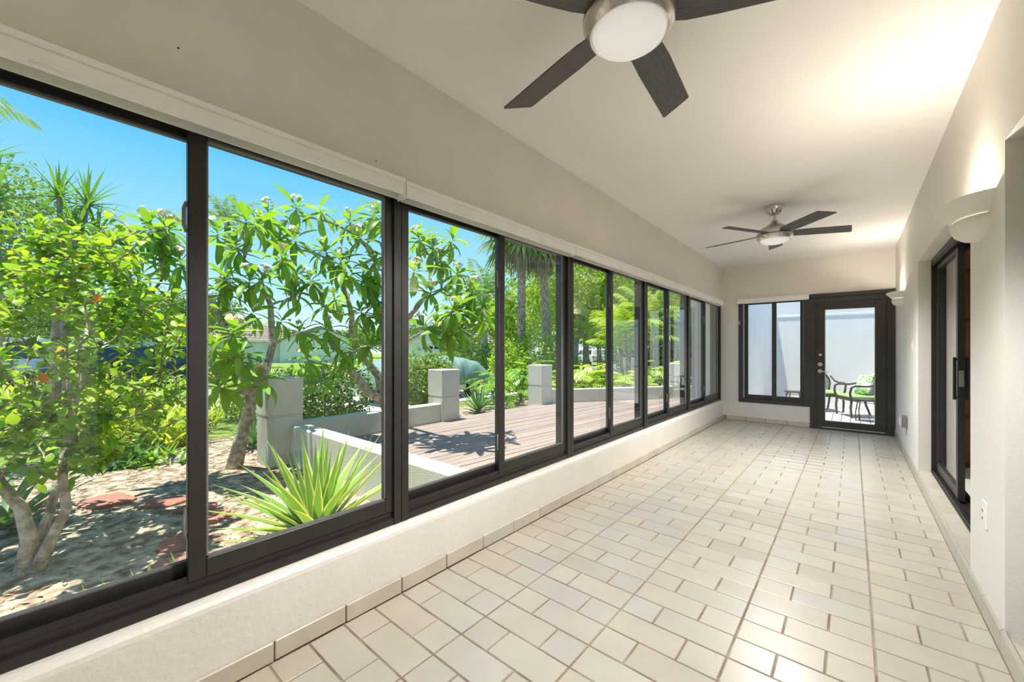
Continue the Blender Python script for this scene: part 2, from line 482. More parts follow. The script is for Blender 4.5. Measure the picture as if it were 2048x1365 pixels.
for (xa, xb, ya, yb) in tiles[:300]:
    key = (round(xb - xa, 3), round(yb - ya, 3))
    if key not in cache:
        cache[key] = MB().tile(0, key[0], 0, key[1], -0.02, 0.0, 0.0025).mesh('tile', M['tile'])
    o = bpy.data.objects.new('tile', cache[key])
    o.location = (xa, ya, rnd.uniform(-0.0008, 0.0006))
    o.rotation_euler = (rnd.uniform(-0.002, 0.002), rnd.uniform(-0.002, 0.002), 0)
    o.parent = fl
    reg(o, (0, 0, 0))
b = MB()
for (xa, xb, ya, yb) in tiles[300:]:
    b.tile(xa, xb, ya, yb, -0.02, 0.0, 0.0025)
tag(b.build('tile_field', M['tile'], fl), kind='stuff')

# ------------------------------------------------------------------ tile baseboards
bl = struct('baseboard_left', MB().box(XL, XL + 0.006, Y0, Y1, 0, 0.074), M['grout'], 'row of beige base tiles along the window wall', 'baseboard')
y = 0.597 - 10 * 0.2985
tl_mesh = MB().cbox(0, 0.0125, 0.003, 0.2955, 0.0, 0.078, 0.003).mesh('tile', M['base_tile'])
while y < Y1 - 0.1:
    o = bpy.data.objects.new('tile', tl_mesh); o.location = (XL + 0.002, y, 0.001 + rnd.uniform(-0.001, 0.002)); o.parent = bl
    if y > Y0: reg(o, (0, 0, 0))
    y += 0.2985
be = struct('baseboard_end', MB().box(-1.765, -0.52, Y1 - 0.006, Y1, 0, 0.074), M['grout'], 'row of beige base tiles under the end window', 'baseboard')
tl_end = MB().cbox(0.003, 0.3, -0.0125, 0, 0.0, 0.078, 0.003).mesh('tile', M['base_tile'])
for k in range(4):
    o = bpy.data.objects.new('tile', tl_end); o.location = (-1.728 + 0.3035 * k, Y1 - 0.002, 0.001); o.parent = be; reg(o, (0, 0, 0))
br_ = struct('baseboard_right', MB().box(XR - 0.006, XR, Y0, Y1, 0, 0.085), M['grout'], 'row of cream base tiles along the right wall', 'baseboard')
tl_r = MB().prism([(-0.013, 0), (0, 0), (0, 0.098), (-0.005, 0.098), (-0.013, 0.088)], 'y', 0.0025, 0.3005).mesh('tile', M['tile'])
y = 2.57 - 0.303 * 3
while y < Y1 - 0.2:
    o = bpy.data.objects.new('tile', tl_r); o.location = (XR, y, 0.001); o.parent = br_; reg(o, (0, 0, 0))
    y += 0.303
# tiled sills in the two door recesses
for (ya, yb, zz, nm) in ((3.2, 5.417, 0.098, 'tiled sill below the sliding door'), (0.25, 2.57, 0.078, 'tiled sill of the nearest door recess')):
    tr_ = struct('trim_%d' % (1 if ya > 3 else 2), MB().box(XR, 0.60, ya, yb, zz - 0.01, zz - 0.003), M['grout'], 'cream ' + nm, 'sill')
    n = int(round((yb - ya) / 0.305)); st = (yb - ya) / n
    for k in range(n):
        MB().tile(XR + 0.001, 0.598, ya + k * st + 0.002, ya + (k + 1) * st - 0.002, zz - 0.006, zz, 0.002).build('tile', M['base_tile'], tr_)

# ------------------------------------------------------------------ window wall: sliding units
def slider_unit(name, label, y0, y1):
    t = thing(name, label, 'window', (-1.83, (y0 + y1) / 2, 0.34), kind='structure')
    xf, xb = -1.822, -1.945
    f = MB()
    f.box(xb, xf, y0, y0 + 0.042, 0.34, 2.13).box(xb, xf, y1 - 0.042, y1, 0.34, 2.13)
    f.box(xb, xf, y0, y1, 2.065, 2.13)
    f.box(xb, xf - 0.004, y0, y1, 0.338, 0.372)
    f.box(xb, xf - 0.022, y0 + 0.04, y1 - 0.04, 0.37, 0.40)
    f.box(xf - 0.03, xf - 0.024, y0 + 0.04, y1 - 0.04, 0.40, 0.425)
    f.box(xf - 0.072, xf - 0.066, y0 + 0.04, y1 - 0.04, 0.40, 0.425)
    f.box(xb, xb + 0.006, y0 + 0.04, y1 - 0.04, 0.40, 0.44)
    f.build('frame', M['frame'], t)
    mid = (y0 + y1) / 2 - 0.014
    def sash(x0, x1, a, c, wl, wr, zb, zt):
        s = MB()
        s.cbox(x0, x1, a, a + wl, 0.402, 2.068, 0.003).cbox(x0, x1, c - wr, c, 0.402, 2.068, 0.003)
        s.cbox(x0, x1, a + wl - 0.001, c - wr + 0.001, 0.402, zb, 0.003).cbox(x0, x1, a + wl - 0.001, c - wr + 0.001, zt, 2.068, 0.003)
        so = s.build('sash', M['frame'], t)
        xm = (x0 + x1) / 2
        g = MB()
        for (p, q, r_, s_) in ((a + wl, a + wl + 0.006, zb, zt), (c - wr - 0.006, c - wr, zb, zt), (a + wl, c - wr, zb, zb + 0.006), (a + wl, c - wr, zt - 0.006, zt)):
            g.box(xm - 0.008, xm + 0.010, p, q, r_, s_)
        g.build('gasket', M['gasket'], so)
        MB().box(xm - 0.003, xm + 0.003, a + wl - 0.004, c - wr + 0.004, zb - 0.004, zt + 0.004).build('pane', M['glass'], so)
        return so
    so_out = sash(-1.912, -1.884, y0 + 0.038, mid + 0.03, 0.03, 0.03, 0.462, 2.04)
    so_in = sash(-1.868, -1.838, mid - 0.034, y1 - 0.04, 0.056, 0.042, 0.474, 2.045)
    for zz in (0.62, 1.74):
        MB().tube([(-1.850, mid - 0.036, zz - 0.055), (-1.846, mid - 0.044, zz - 0.03), (-1.846, mid - 0.044, zz + 0.03), (-1.850, mid - 0.036, zz + 0.055)], 0.006, 8).build('latch', M['gasket'], t)
        MB().cbox(-1.884, -1.874, mid - 0.022, mid - 0.010, zz - 0.04, zz + 0.03, 0.003).build('latch_keeper', M['frame'], t)
    return t
units = [(-2.14, -0.462, 'window_1', 'unseen black framed sliding window behind the viewer, added to light the room'),  # first unit is out of view, added for its daylight
         (-0.460, 1.226, 'window_2', 'largest black framed sliding window, nearest the viewer'),
         (1.230, 2.902, 'window_3', 'black framed sliding window, second along the window wall'),
         (2.908, 4.535, 'window_4', 'black framed sliding window, third along the window wall'),
         (4.541, 6.160, 'window_5', 'black framed sliding window, fourth along the window wall'),
         (6.166, 7.975, 'window_6', 'black framed sliding window in the far corner of the window wall')]
for (a, c, nm, lb) in units:
    slider_unit(nm, lb, a, c)
MB_pier = MB().box(-1.99, -1.82, 7.975, Y1, 0.33, 2.13)
struct('trim_3', MB_pier, M['frame'], 'narrow dark corner strip beside the last window', 'trim')

# end wall side window
t = thing('window_7', 'dark framed side window next to the patio door', 'window', (-1.04, 8.03, 0.335), kind='structure')
f = MB()
f.box(-1.532, -1.47, 7.985, 8.12, 0.335, 2.14).box(-0.60, -0.515, 7.985, 8.12, 0.335, 2.14).box(-1.47, -0.60, 7.985, 8.12, 0.335, 0.395).box(-1.47, -0.60, 7.985, 8.12, 2.06, 2.14)
f.build('frame', M['frame2'], t)
for (a, c, yy) in ((-1.455, -0.975, 8.05), (-1.035, -0.605, 8.015)):
    s = MB()
    w = 0.06
    s.cbox(a, a + w, yy, yy + 0.028, 0.392, 2.07, 0.003).cbox(c - w + 0.02, c, yy, yy + 0.028, 0.392, 2.07, 0.003).cbox(a + w, c - w + 0.02, yy, yy + 0.028, 0.392, 0.468, 0.003).cbox(a + w, c - w + 0.02, yy, yy + 0.028, 2.045, 2.07, 0.003)
    so = s.build('sash', M['frame2'], t)
    MB().box(a + w - 0.004, c - w + 0.024, yy + 0.011, yy + 0.017, 0.464, 2.05).build('pane', M['glass'], so)
MB().cbox(-1.525, -1.505, 7.965, 7.99, 1.70, 1.76, 0.003).build('latch', M['steel'], t)

# ------------------------------------------------------------------ patio door
t = thing('door_1', 'dark bronze patio door with one tall glass pane and lever handle', 'door', (0.0, 8.03, 0.0), kind='structure')
f = MB()
f.box(-0.515, -0.452, 7.975, 8.14, 0.0, 2.14).box(0.392, 0.474, 7.975, 8.14, 0.0, 2.14).box(-0.452, 0.392, 7.975, 8.14, 2.012, 2.085)
f.box(-0.466, -0.448, 7.99, 8.03, 0.03, 2.03).box(0.388, 0.40, 7.99, 8.03, 0.03, 2.03)
f.box(-0.515, 0.474, 7.955, 8.15, 2.085, 2.142)
f.build('frame', M['frame2'], t)
MB().cbox(-0.515, 0.474, 7.955, 8.15, 0.0, 0.03, 0.004).build('threshold', M['frame2'], t)
MB().box(-0.36, 0.36, 7.986, 7.996, 0.030, 0.036).build('weather_strip', M['plate'], t)
lf = MB()
xa, xb, za, zb = -0.446, 0.387, 0.038, 2.008
gx0, gx1, gz0, gz1 = -0.327, 0.262, 0.132, 1.892
lf.cbox(xa, gx0, 8.0, 8.045, za, zb, 0.003).cbox(gx1, xb, 8.0, 8.045, za, zb, 0.003).cbox(gx0 - 0.001, gx1 + 0.001, 8.0, 8.045, za, gz0, 0.003).cbox(gx0 - 0.001, gx1 + 0.001, 8.0, 8.045, gz1, zb, 0.003)
lfo = lf.build('leaf', M['frame2'], t)
bd = MB()
for (p, q, r_, s_) in ((gx0, gx0 + 0.008, gz0, gz1), (gx1 - 0.008, gx1, gz0, gz1), (gx0, gx1, gz1 - 0.008, gz1), (gx0, gx1, gz0, gz0 + 0.008)):
    bd.box(p, q, 8.012, 8.035, r_, s_)
bd.build('glazing_bead', M['plate'], lfo)
MB().box(gx0 - 0.004, gx1 + 0.004, 8.02, 8.026, gz0 - 0.004, gz1 + 0.004).build('pane', M['glass'], lfo)
def disc_y(b, x, y, z, r, th, n=20):
    prof = [(0.0, 0), (r * 0.9, 0), (r, -th * 0.3), (r, -th)]
    V, F = [], []
    for (rr, yy) in ((r, 0), (r, -th * 0.7), (r * 0.82, -th), (0.0001, -th)):
        for i in range(n):
            a = 2 * math.pi * i / n
            V.append((x + rr * math.cos(a), y + yy, z + rr * math.sin(a)))
    for k in range(3):
        for i in range(n):
            F.append((k * n + i, k * n + (i + 1) % n, (k + 1) * n + (i + 1) % n, (k + 1) * n + i))
    return b.add(V, F)
disc_y(MB(), -0.385, 8.0, 1.175, 0.022, 0.012).box(-0.389, -0.381, 7.975, 7.99, 1.155, 1.195).build('thumb_turn', M['steel'], t, smooth=False)
disc_y(MB(), -0.385, 8.0, 1.022, 0.032, 0.014).build('deadbolt', M['steel'], t)
lv = disc_y(MB(), -0.385, 8.0, 0.915, 0.032, 0.014)
lv.tube([(-0.385, 7.99, 0.915), (-0.385, 7.955, 0.915), (-0.36, 7.948, 0.915), (-0.28, 7.95, 0.905)], [0.01, 0.01, 0.009, 0.007], 8)
lv.build('lever_handle', M['steel'], t)
for zz in (0.45, 1.05, 1.75):
    MB().tube([(0.392, 7.985, zz - 0.05), (0.392, 7.985, zz + 0.05)], 0.009, 10).build('hinge', M['frame2'], t)

# ------------------------------------------------------------------ sliding doors in the right wall
def side_slider(name, label, ya, yb, zb, zt, leaf0, leaf1, open_side):
    t = thing(name, label, 'door', (0.62, (ya + yb) / 2, zb), kind='structure')
    f = MB()
    f.box(0.566, 0.70, yb - 0.03, yb, zb, zt).box(0.566, 0.70, ya, ya + 0.03, zb, zt).box(0.566, 0.70, ya + 0.03, yb - 0.03, zt - 0.05, zt)
    f.box(0.566, 0.70, ya + 0.03, yb - 0.03, zb - 0.002, zb + 0.012)
    for xx in (0.572, 0.60, 0.642, 0.668):
        f.box(xx, xx + 0.006, ya + 0.03, yb - 0.03, zb + 0.01, zb + 0.03)
        f.box(xx, xx + 0.006, ya + 0.03, yb - 0.03, zt - 0.065, zt - 0.05)
    f.build('frame', M['frame'], t)
    def leaf(x0, x1, a, c):
        s = MB()
        s.cbox(x0, x1, a, a + 0.062, zb + 0.025, zt - 0.055, 0.003).cbox(x0, x1, c - 0.062, c, zb + 0.025, zt - 0.055, 0.003)
        s.cbox(x0, x1, a + 0.061, c - 0.061, zb + 0.025, zb + 0.115, 0.003).cbox(x0, x1, a + 0.061, c - 0.061, zt - 0.11, zt - 0.055, 0.003)
        lo = s.build('leaf', M['frame'], t)
        xm = (x0 + x1) / 2
        MB().box(xm - 0.003, xm + 0.003, a + 0.055, c - 0.055, zb + 0.11, zt - 0.105).build('pane', M['glass'], lo)
        return lo
    lo = leaf(0.598, 0.636, leaf0, leaf1)
    hz = 1.04
    for sx in (0.585, 0.649):
        MB().cbox(sx - 0.008, sx + 0.008, leaf0 + 0.012, leaf0 + 0.03, hz - 0.16, hz + 0.16, 0.003).cbox(min(sx, 0.617), max(sx, 0.617), leaf0 + 0.014, leaf0 + 0.026, hz - 0.15, hz - 0.135, 0.002).cbox(min(sx, 0.617), max(sx, 0.617), leaf0 + 0.014, leaf0 + 0.026, hz + 0.135, hz + 0.15, 0.002).build('handle', M['black'], lo)
    MB().cbox(0.604, 0.630, leaf0 - 0.004, leaf0 + 0.002, hz - 0.06, hz + 0.06, 0.001).build('lock_plate', M['steel'], lo)
    return t, leaf
side_slider('door_2', 'half open black framed sliding glass door in the deep recess', 3.20, 5.417, 0.10, 2.10, 4.41, 5.39, -1)
t3, lf3 = side_slider('door_3', 'black framed sliding glass door in the recess nearest the viewer', 0.25, 2.57, 0.08, 2.12, 0.30, 1.45, -1)
lf3(0.646, 0.684, 1.38, 2.54)

# ================================================================== FITTINGS
# blinds rolled up in white cassettes
bt = [(-2.10, -0.455, 'behind the viewer'), (-0.453, 1.178, 'above the window nearest the viewer'), (1.184, 2.806, 'above the second window along the wall'),
      (2.812, 4.438, 'above the third window along the wall'), (4.444, 6.07, 'above the fourth window along the wall'), (6.076, 7.70, 'above the far corner window')]
for i, (a, c, wh) in enumerate(bt):
    t = thing('roller_blind', 'white rolled-up blind cassette ' + wh, 'blind', (-1.755, (a + c) / 2, 2.03), 'white blind cassettes on the window wall')
    dz = 0.004 * math.sin(i * 2.1)
    x0, x1 = -1.79, -1.716
    MB().prism([(x0, 2.078 + dz), (x1 - 0.010, 2.078 + dz), (x1 - 0.010, 2.034 + dz), (x1, 2.034 + dz), (x1, 2.090 + dz), (x1 - 0.004, 2.0915 + dz), (x1 - 0.004, 2.0945 + dz), (x1 + 0.005, 2.096 + dz), (x1 + 0.005, 2.114 + dz), (x1, 2.117 + dz), (x0, 2.118 + dz)], 'y', a, c).build('cassette', M['blind'], t)
    MB().cbox(-1.776, -1.771, a + 0.008, c - 0.008, 2.024 + dz, 2.0775 + dz, 0.001).build('shade_hem', M['shade'], t)
    for yy in (a - 0.0005, c - 0.0055):
        MB().cbox(x0 - 0.002, x1 + 0.006, yy, yy + 0.006, 2.028 + dz, 2.119 + dz, 0.002).build('end_cap', M['blind'], t)
    for fr in (0.28, 0.72):
        yc = a + (c - a) * fr
        MB().tube([(x1 + 0.001, yc - 0.035, 2.046 + dz), (x1 + 0.012, yc - 0.012, 2.05 + dz), (x1 + 0.012, yc + 0.012, 2.046 + dz), (x1 + 0.001, yc + 0.035, 2.05 + dz)], 0.003, 6).build('clip', M['blind'], t)
t = thing('roller_blind', 'short white rolled-up blind cassette above the window beside the patio door', 'blind', (-1.03, 7.95, 2.06), 'white blind cassette of the end window')
MB().prism([(7.93, 2.064), (7.927, 2.068), (7.927, 2.122), (7.923, 2.126), (7.923, 2.142), (7.998, 2.146), (7.984, 2.064)], 'x', -1.535, -0.528).build('cassette', M['blind'], t)
for xx in (-1.538, -0.531):
    MB().cbox(xx, xx + 0.006, 7.925, 7.984, 2.062, 2.144, 0.002).build('end_cap', M['blind'], t)
MB().tube([(-1.08, 7.926, 2.08), (-1.04, 7.918, 2.085), (-1.0, 7.926, 2.08)], 0.003, 6).build('clip', M['blind'], t)

# ceiling fans
def ceiling_fan(label, x, y, a0, wide):
    t = thing('ceiling_fan', label, 'ceiling fan', (x, y, HC), 'ceiling fans')
    c = (x, y, 0)
    MB().lathe([(0.0, 2.738), (0.088, 2.738), (0.088, 2.725), (0.082, 2.70), (0.062, 2.665), (0.05, 2.655), (0.02, 2.652), (0.0, 2.652)], c, 40).build('canopy', M['nickel'], t, autosmooth=True)
    MB().lathe([(0.0125, 2.66), (0.0125, 2.585)], c, 16).build('downrod', M['nickel'], t, smooth=True)
    MB().lathe([(0.012, 2.60), (0.022, 2.598), (0.026, 2.585), (0.045, 2.562), (0.085, 2.535), (0.125, 2.512), (0.150, 2.488), (0.162, 2.462), (0.163, 2.442)], c, 48).build('motor_housing', M['nickel'], t, autosmooth=True)
    MB().lathe([(0.162, 2.443), (0.155, 2.440), (0.155, 2.436), (0.161, 2.434)], c, 48).build('trim_gap', M['black'], t)
    MB().lathe([(0.163, 2.436), (0.158, 2.418), (0.146, 2.400), (0.137, 2.390), (0.131, 2.392), (0.131, 2.40)], c, 48).build('light_ring', M['nickel'], t, autosmooth=True)
    MB().lathe([(0.131, 2.398), (0.124, 2.380), (0.105, 2.366), (0.07, 2.355), (0.035, 2.351), (0.001, 2.350)], c, 48).build('light_bowl', M['opal'], t, smooth=True)
    for k in range(5):
        bb = MB()
        th = 0.006
        prof = [(0.13, -0.045, 0.050), (0.20, -0.060, 0.064), (0.30, -0.066, 0.068), (0.62, -0.067, 0.069), (0.655, -0.067, 0.069), (0.690, -0.06, 0.069)]
        poly = [(p[0], p[1]) for p in prof[:-1]] + [(0.640, -0.067), (0.690, 0.066), (0.685, 0.069)] + [(p[0], p[2]) for p in prof[:-2]][::-1]
        poly = [(0.13, -0.045), (0.20, -0.060), (0.30, -0.066), (0.630, -0.067), (0.640, -0.064), (0.693, 0.062), (0.688, 0.069), (0.30, 0.068), (0.20, 0.064), (0.13, 0.05)]
        bb.prism(poly, 'z', -th / 2, th / 2)
        o = bpy.data.objects.new('blade', bb.mesh('blade', M['blade']))
        o.parent = t
        o.matrix_local = Matrix.Translation((0, 0, 2.455 - HC)) @ Matrix.Rotation(a0 + k * 2 * math.pi / 5, 4, 'Z') @ Matrix.Rotation(R(-12), 4, 'X')
        reg(o, (0, 0, 0))
    l = bpy.data.lights.new('fan_fill', 'SPOT'); l.color = (1.0, 0.968, 0.925)  # fill spot added below the bowl to brighten the room
    l.shadow_soft_size = 0.13
    l.spot_size = R(146)
    l.energy, l.spot_blend = (65, 0.4) if wide else (88, 1.0)
    lo = bpy.data.objects.new('lamp', l); lo.location = (0, 0, 2.225 - HC); lo.parent = t; reg(lo, (0, 0, 0))
    return t
ceiling_fan('large brushed nickel ceiling fan with grey blades cut by the top edge', -0.61, 1.36, R(22.5), True)
ceiling_fan('distant brushed nickel ceiling fan with five grey blades hanging near the end wall', -0.61, 4.90, R(24), False)

# wall sconces, lit
def sconce(label, y):
    z = 1.965
    t = thing('wall_sconce', label, 'wall lamp', (XR, y, z - 0.17), 'white uplight sconces')
    c = (XR, y, z)
    def shell(pr_o, pr_i, name):
        MB().lathe(pr_o + pr_i[::-1] + [pr_o[0]], c, 36, R(90), R(270), sx=0.155, sy=0.285).build(name, M['sconce'], t, autosmooth=True)
    shell([(0.46, -0.105), (0.55, -0.092), (0.68, -0.060), (0.86, -0.026), (0.97, -0.010), (1.0, 0.0)], [(0.40, -0.100), (0.50, -0.085), (0.63, -0.053), (0.82, -0.019), (0.93, -0.003), (0.97, 0.002)], 'shade')
    MB().lathe([(0.62, -0.078), (0.66, -0.088), (0.64, -0.110), (0.56, -0.138), (0.40, -0.160), (0.15, -0.172), (0.0, -0.174)], c, 36, R(90), R(270), sx=0.155, sy=0.285).build('lower_cup', M['sconce'], t, smooth=True)
    MB().cbox(XR - 0.008, XR, y - 0.05, y + 0.05, z - 0.15, z - 0.02, 0.003).build('wall_bracket', M['plate'], t)
    l = bpy.data.lights.new('sconce_bulb', 'POINT'); l.energy = 5.8; l.color = (1.0, 0.90, 0.76); l.shadow_soft_size = 0.02
    lo = bpy.data.objects.new('bulb', l); lo.location = (-0.075, 0, 0.115); lo.parent = t; reg(lo, (0, 0, 0))
    return t
sconce('large white ceramic uplight sconce over the sliding door recess', 2.98)
sconce('small distant white uplight sconce beside the patio door', 6.93)
sconce('added unseen white uplight sconce behind the viewer, brightening the ceiling', -0.97)  # extra sconce out of view, added to lift the ceiling light

# sockets and switches
def plate(name, label, cat, y, z, w, h, kind):
    t = thing(name, label, cat, (XR, y, z - h / 2))
    MB().cbox(XR - 0.007, XR + 0.001, y - w / 2, y + w / 2, z - h / 2, z + h / 2, 0.002).build('cover_plate', M['plate'], t)
    if kind == 'socket':
        ins = MB().cbox(XR - 0.0095, XR - 0.005, y - 0.017, y + 0.017, z - 0.034, z + 0.034, 0.001).build('insert', M['plate'], t)
        for zz in (z - 0.018, z + 0.018):
            MB().box(XR - 0.0105, XR - 0.009, y - 0.009, y - 0.006, zz - 0.005, zz + 0.005).box(XR - 0.0105, XR - 0.009, y + 0.005, y + 0.008, zz - 0.005, zz + 0.005).build('slot', M['black'], ins)
    else:
        MB().cbox(XR - 0.012, XR - 0.006, y - 0.016, y + 0.016, z - 0.033, z + 0.033, 0.002).build('rocker', M['plate'], t)
plate('wall_socket', 'white wall socket low on the pier beside the near corner', 'socket', 2.885, 0.475, 0.075, 0.125, 'socket')
plate('light_switch', 'white light switch on the wall between recess and far sconce', 'switch', 5.83, 1.29, 0.075, 0.12, 'switch')
t = thing('outlet_box', 'grey metal weatherproof outlet box low on the far right wall', 'outlet box', (XR, 6.42, 0.365))
MB().cbox(XR - 0.045, XR, 6.35, 6.49, 0.365, 0.49, 0.005).build('body', M['gasket'], t)
MB().cbox(XR - 0.056, XR - 0.045, 6.345, 6.495, 0.36, 0.495, 0.004).build('cover', M['steel'], t)
MB().cbox(XR - 0.062, XR - 0.056, 6.37, 6.47, 0.39, 0.47, 0.002).build('flap', M['plate'], t)

# ================================================================== OUTSIDE: GROUND
GZ, DZ = -0.35, -0.15
M['grass'] = mat_two('lawn_grass', (0.13, 0.20, 0.035), (0.27, 0.37, 0.08), 7, rough=0.9, p0=0.3, p1=0.7, bump=1.0, bscale=140)
M['mulch'] = mat_two('sandy_mulch', (0.17, 0.11, 0.07), (0.46, 0.385, 0.29), 9, rough=0.95, p0=0.36, p1=0.56, bump=1.0, bscale=70, detail=8, c3=(0.60, 0.53, 0.43))
M['asphalt'] = mat_two('asphalt', (0.25, 0.25, 0.26), (0.34, 0.34, 0.35), 3, rough=0.9, bump=0.4, bscale=200)
M['concrete'] = mat_two('pale_concrete', (0.50, 0.49, 0.46), (0.60, 0.59, 0.56), 2, rough=0.9, bump=0.2)
M['stucco'] = mat_two('cream_stucco', (0.56, 0.56, 0.48), (0.66, 0.66, 0.58), 2.2, rough=0.9, p0=0.3, p1=0.7, bump=0.35, bscale=80)
M['plank'] = mat_piece('weathered_deck_board', [(0.24, 0.188, 0.164), (0.288, 0.228, 0.2), (0.264, 0.212, 0.188), (0.312, 0.252, 0.22)], rough=0.7, cloud=0.12, cscale=2, stretch=(10, 0.7, 10), bump=0.15, bscale=6)
M['plank_grey'] = mat_piece('grey_deck_board', [(0.40, 0.40, 0.42), (0.47, 0.47, 0.49), (0.43, 0.43, 0.46)], rough=0.7, cloud=0.08, cscale=2, stretch=(10, 0.7, 10))
M['dark_gap'] = mat_plain('dark_underside', (0.02, 0.02, 0.02), rough=1.0)
M['redstone'] = mat_piece('red_paver', [(0.30, 0.12, 0.085), (0.36, 0.15, 0.11), (0.33, 0.14, 0.11)], rough=0.9, cloud=0.25, cscale=25, bump=0.5, bscale=90)
M['litter'] = mat_piece('dry_leaf_litter', [(0.20, 0.11, 0.06), (0.36, 0.24, 0.14), (0.46, 0.36, 0.25), (0.14, 0.09, 0.06)], rough=0.9, cloud=0.1)

def slab(name, poly, z0, z1, mat, label, cat):
    return struct(name, MB().prism(poly, 'z', z0, z1), mat, label, cat)
slab('ground', [(-140, -120), (30, -120), (30, 140), (-140, 140)], GZ - 0.5, GZ - 0.05, M['grass'], 'green lawn spreading to the far trees', 'lawn')
slab('garden_bed', [(-9.2, -14), (-1.99, -14), (-1.99, 24), (-7.5, 24), (-8.2, 9), (-8.6, 5)], GZ - 0.3, GZ, M['mulch'], 'sandy mulch bed beside the house, littered with dry leaves', 'garden bed')
slab('road', [(-20.0, -60), (-13.0, -60), (-13.0, 90), (-20.0, 90)], GZ - 0.3, GZ - 0.035, M['asphalt'], 'grey asphalt street passing in front of the house', 'road')
slab('driveway', [(-13.05, 5.2), (-9.4, 5.6), (-9.4, 12.0), (-13.05, 12.6)], GZ - 0.3, GZ - 0.02, M['concrete'], 'pale concrete driveway under the covered car', 'driveway')
slab('footpath', [(-16.0, 24.0), (-2.5, 24.0), (-2.5, 25.6), (-16.0, 26.0)], GZ - 0.3, GZ - 0.015, M['concrete'], 'pale footpath crossing the far lawn', 'path')

# loose litter on the bed: nobody could count it
def litter(n, seed):
    r = np.random.RandomState(seed)
    x = -2.2 - 7.0 * r.rand(n) ** 1.1; y = r.uniform(-1.5, 8.5, n)
    keep = ~((x > -6.6) & (y > 1.9))
    x, y = x[keep], y[keep]; n = len(x)
    s = r.uniform(0.008, 0.028, n); a = r.uniform(0, 6.28, n); tl = r.uniform(-0.5, 0.5, n)
    ca, sa = np.cos(a), np.sin(a)
    V = np.zeros((n, 4, 3))
    for k, (px, py) in enumerate(((-1.4, 0), (0, -0.5), (1.4, 0), (0, 0.5))):
        V[:, k, 0] = x + s * (px * ca - py * sa); V[:, k, 1] = y + s * (px * sa + py * ca); V[:, k, 2] = GZ + 0.006 + s * 0.4 * (px * tl + 0.6 * abs(tl) * 1.4)
    me = bpy.data.meshes.new('leaf_litter')
    me.from_pydata([tuple(p) for p in V.reshape(-1, 3)], [], [(4 * i, 4 * i + 1, 4 * i + 2, 4 * i + 3) for i in range(n)])
    me.materials.append(M['litter'])
    o = reg(bpy.data.objects.new('leaf_litter', me), (0, 0, 0))
    tag(o, 'dry brown leaf litter strewn over the sandy bed', 'leaf litter', kind='stuff')
litter(9000, 4)

# ------------------------------------------------------------------ deck with separate boards
def clip(poly, a, b_, c):
    """keep the part of poly with a*x+b*y<=c"""
    out = []
    for i in range(len(poly)):
        p, q = poly[i], poly[(i + 1) % len(poly)]
        dp, dq = a * p[0] + b_ * p[1] - c, a * q[0] + b_ * q[1] - c
        if dp <= 0: out.append(p)
        if dp * dq < 0:
            t_ = dp / (dp - dq); out.append((p[0] + (q[0] - p[0]) * t_, p[1] + (q[1] - p[1]) * t_))
    return out
dk = struct('deck', MB().prism([(-6.2, 2.3), (-2.0, 2.3), (-2.0, 11.9), (-4.1, 11.9), (-6.2, 8.7)], 'z', GZ - 0.1, DZ - 0.032), M['dark_gap'], 'weathered pinkish wooden deck outside the windows', 'deck')
sl = math.tan(R(5.0)); PW = 0.142
x = -7.2
while x < -1.9:
    pl = [(x, 2.3), (x + PW - 0.011, 2.3), (x + PW - 0.011 + sl * 9.8, 12.1), (x + sl * 9.8, 12.1)]
    for (a, b_, c) in ((-1, 0, 6.22), (1, 0, -2.0), (0, -1, -2.35), (0, 1, 11.9), (-3.2, 2.1, 3.2 * 6.2 + 2.1 * 8.7)):
        pl = clip(pl, a, b_, c)
        if len(pl) < 3: break
    if len(pl) >= 3 and max(p[1] for p in pl) - min(p[1] for p in pl) > 0.3:
        MB().prism(pl, 'z', DZ - 0.03, DZ + rnd.uniform(-0.002, 0.002)).build('plank', M['plank'], dk)
    x += PW

# ------------------------------------------------------------------ garden walls and pillars
def low_wall(label, pts, th, z1, name='garden_wall'):
    t = thing(name, label, 'garden wall', (pts[0][0], pts[0][1], GZ), 'low stucco walls around the deck')
    for i in range(len(pts) - 1):
        p, q = Vector(pts[i]), Vector(pts[i + 1])
        n = Vector((-(q - p).y, (q - p).x)).normalized() * th / 2
        e_ = (q - p).normalized() * (0.02 if i < len(pts) - 2 else 0)
        c = 0.012
        poly = [tuple(p - n), tuple(q + e_ - n), tuple(q + e_ + n), tuple(p + n)]
        n2 = n * (1 - c / (th / 2))
        inner = [tuple(p - n2), tuple(q + e_ - n2), tuple(q + e_ + n2), tuple(p + n2)]
        V = [(*a, GZ - 0.1) for a in poly] + [(*a, z1 - c) for a in poly] + [(*a, z1) for a in inner]
        F = [(0, 1, 5, 4), (1, 2, 6, 5), (2, 3, 7, 6), (3, 0, 4, 7), (4, 5, 9, 8), (5, 6, 10, 9), (6, 7, 11, 10), (7, 4, 8, 11), (8, 9, 10, 11)]
        MB().add(V, F).build('wall_section', M['stucco'], t)
low_wall('low cream stucco wall running from the house to the first pillar', [(-1.99, 2.335), (-6.02, 2.335)], 0.225, 0.19)
low_wall('low cream stucco wall between the two nearest pillars', [(-6.21, 2.40), (-6.21, 5.02)], 0.22, 0.20)
low_wall('bent grey stucco wall closing the far end of the deck', [(-6.10, 8.62), (-5.25, 9.95), (-4.55, 10.98), (-4.02, 11.84)], 0.2, 0.20)
low_wall('short low stucco wall between the far pillar and the house corner', [(-3.72, 12.0), (-2.28, 12.0)], 0.2, 0.22)
low_wall('pale stucco wall sloping away beyond the shrubs', [(-8.0, 18.3), (-5.2, 21.5)], 0.22, 0.45)
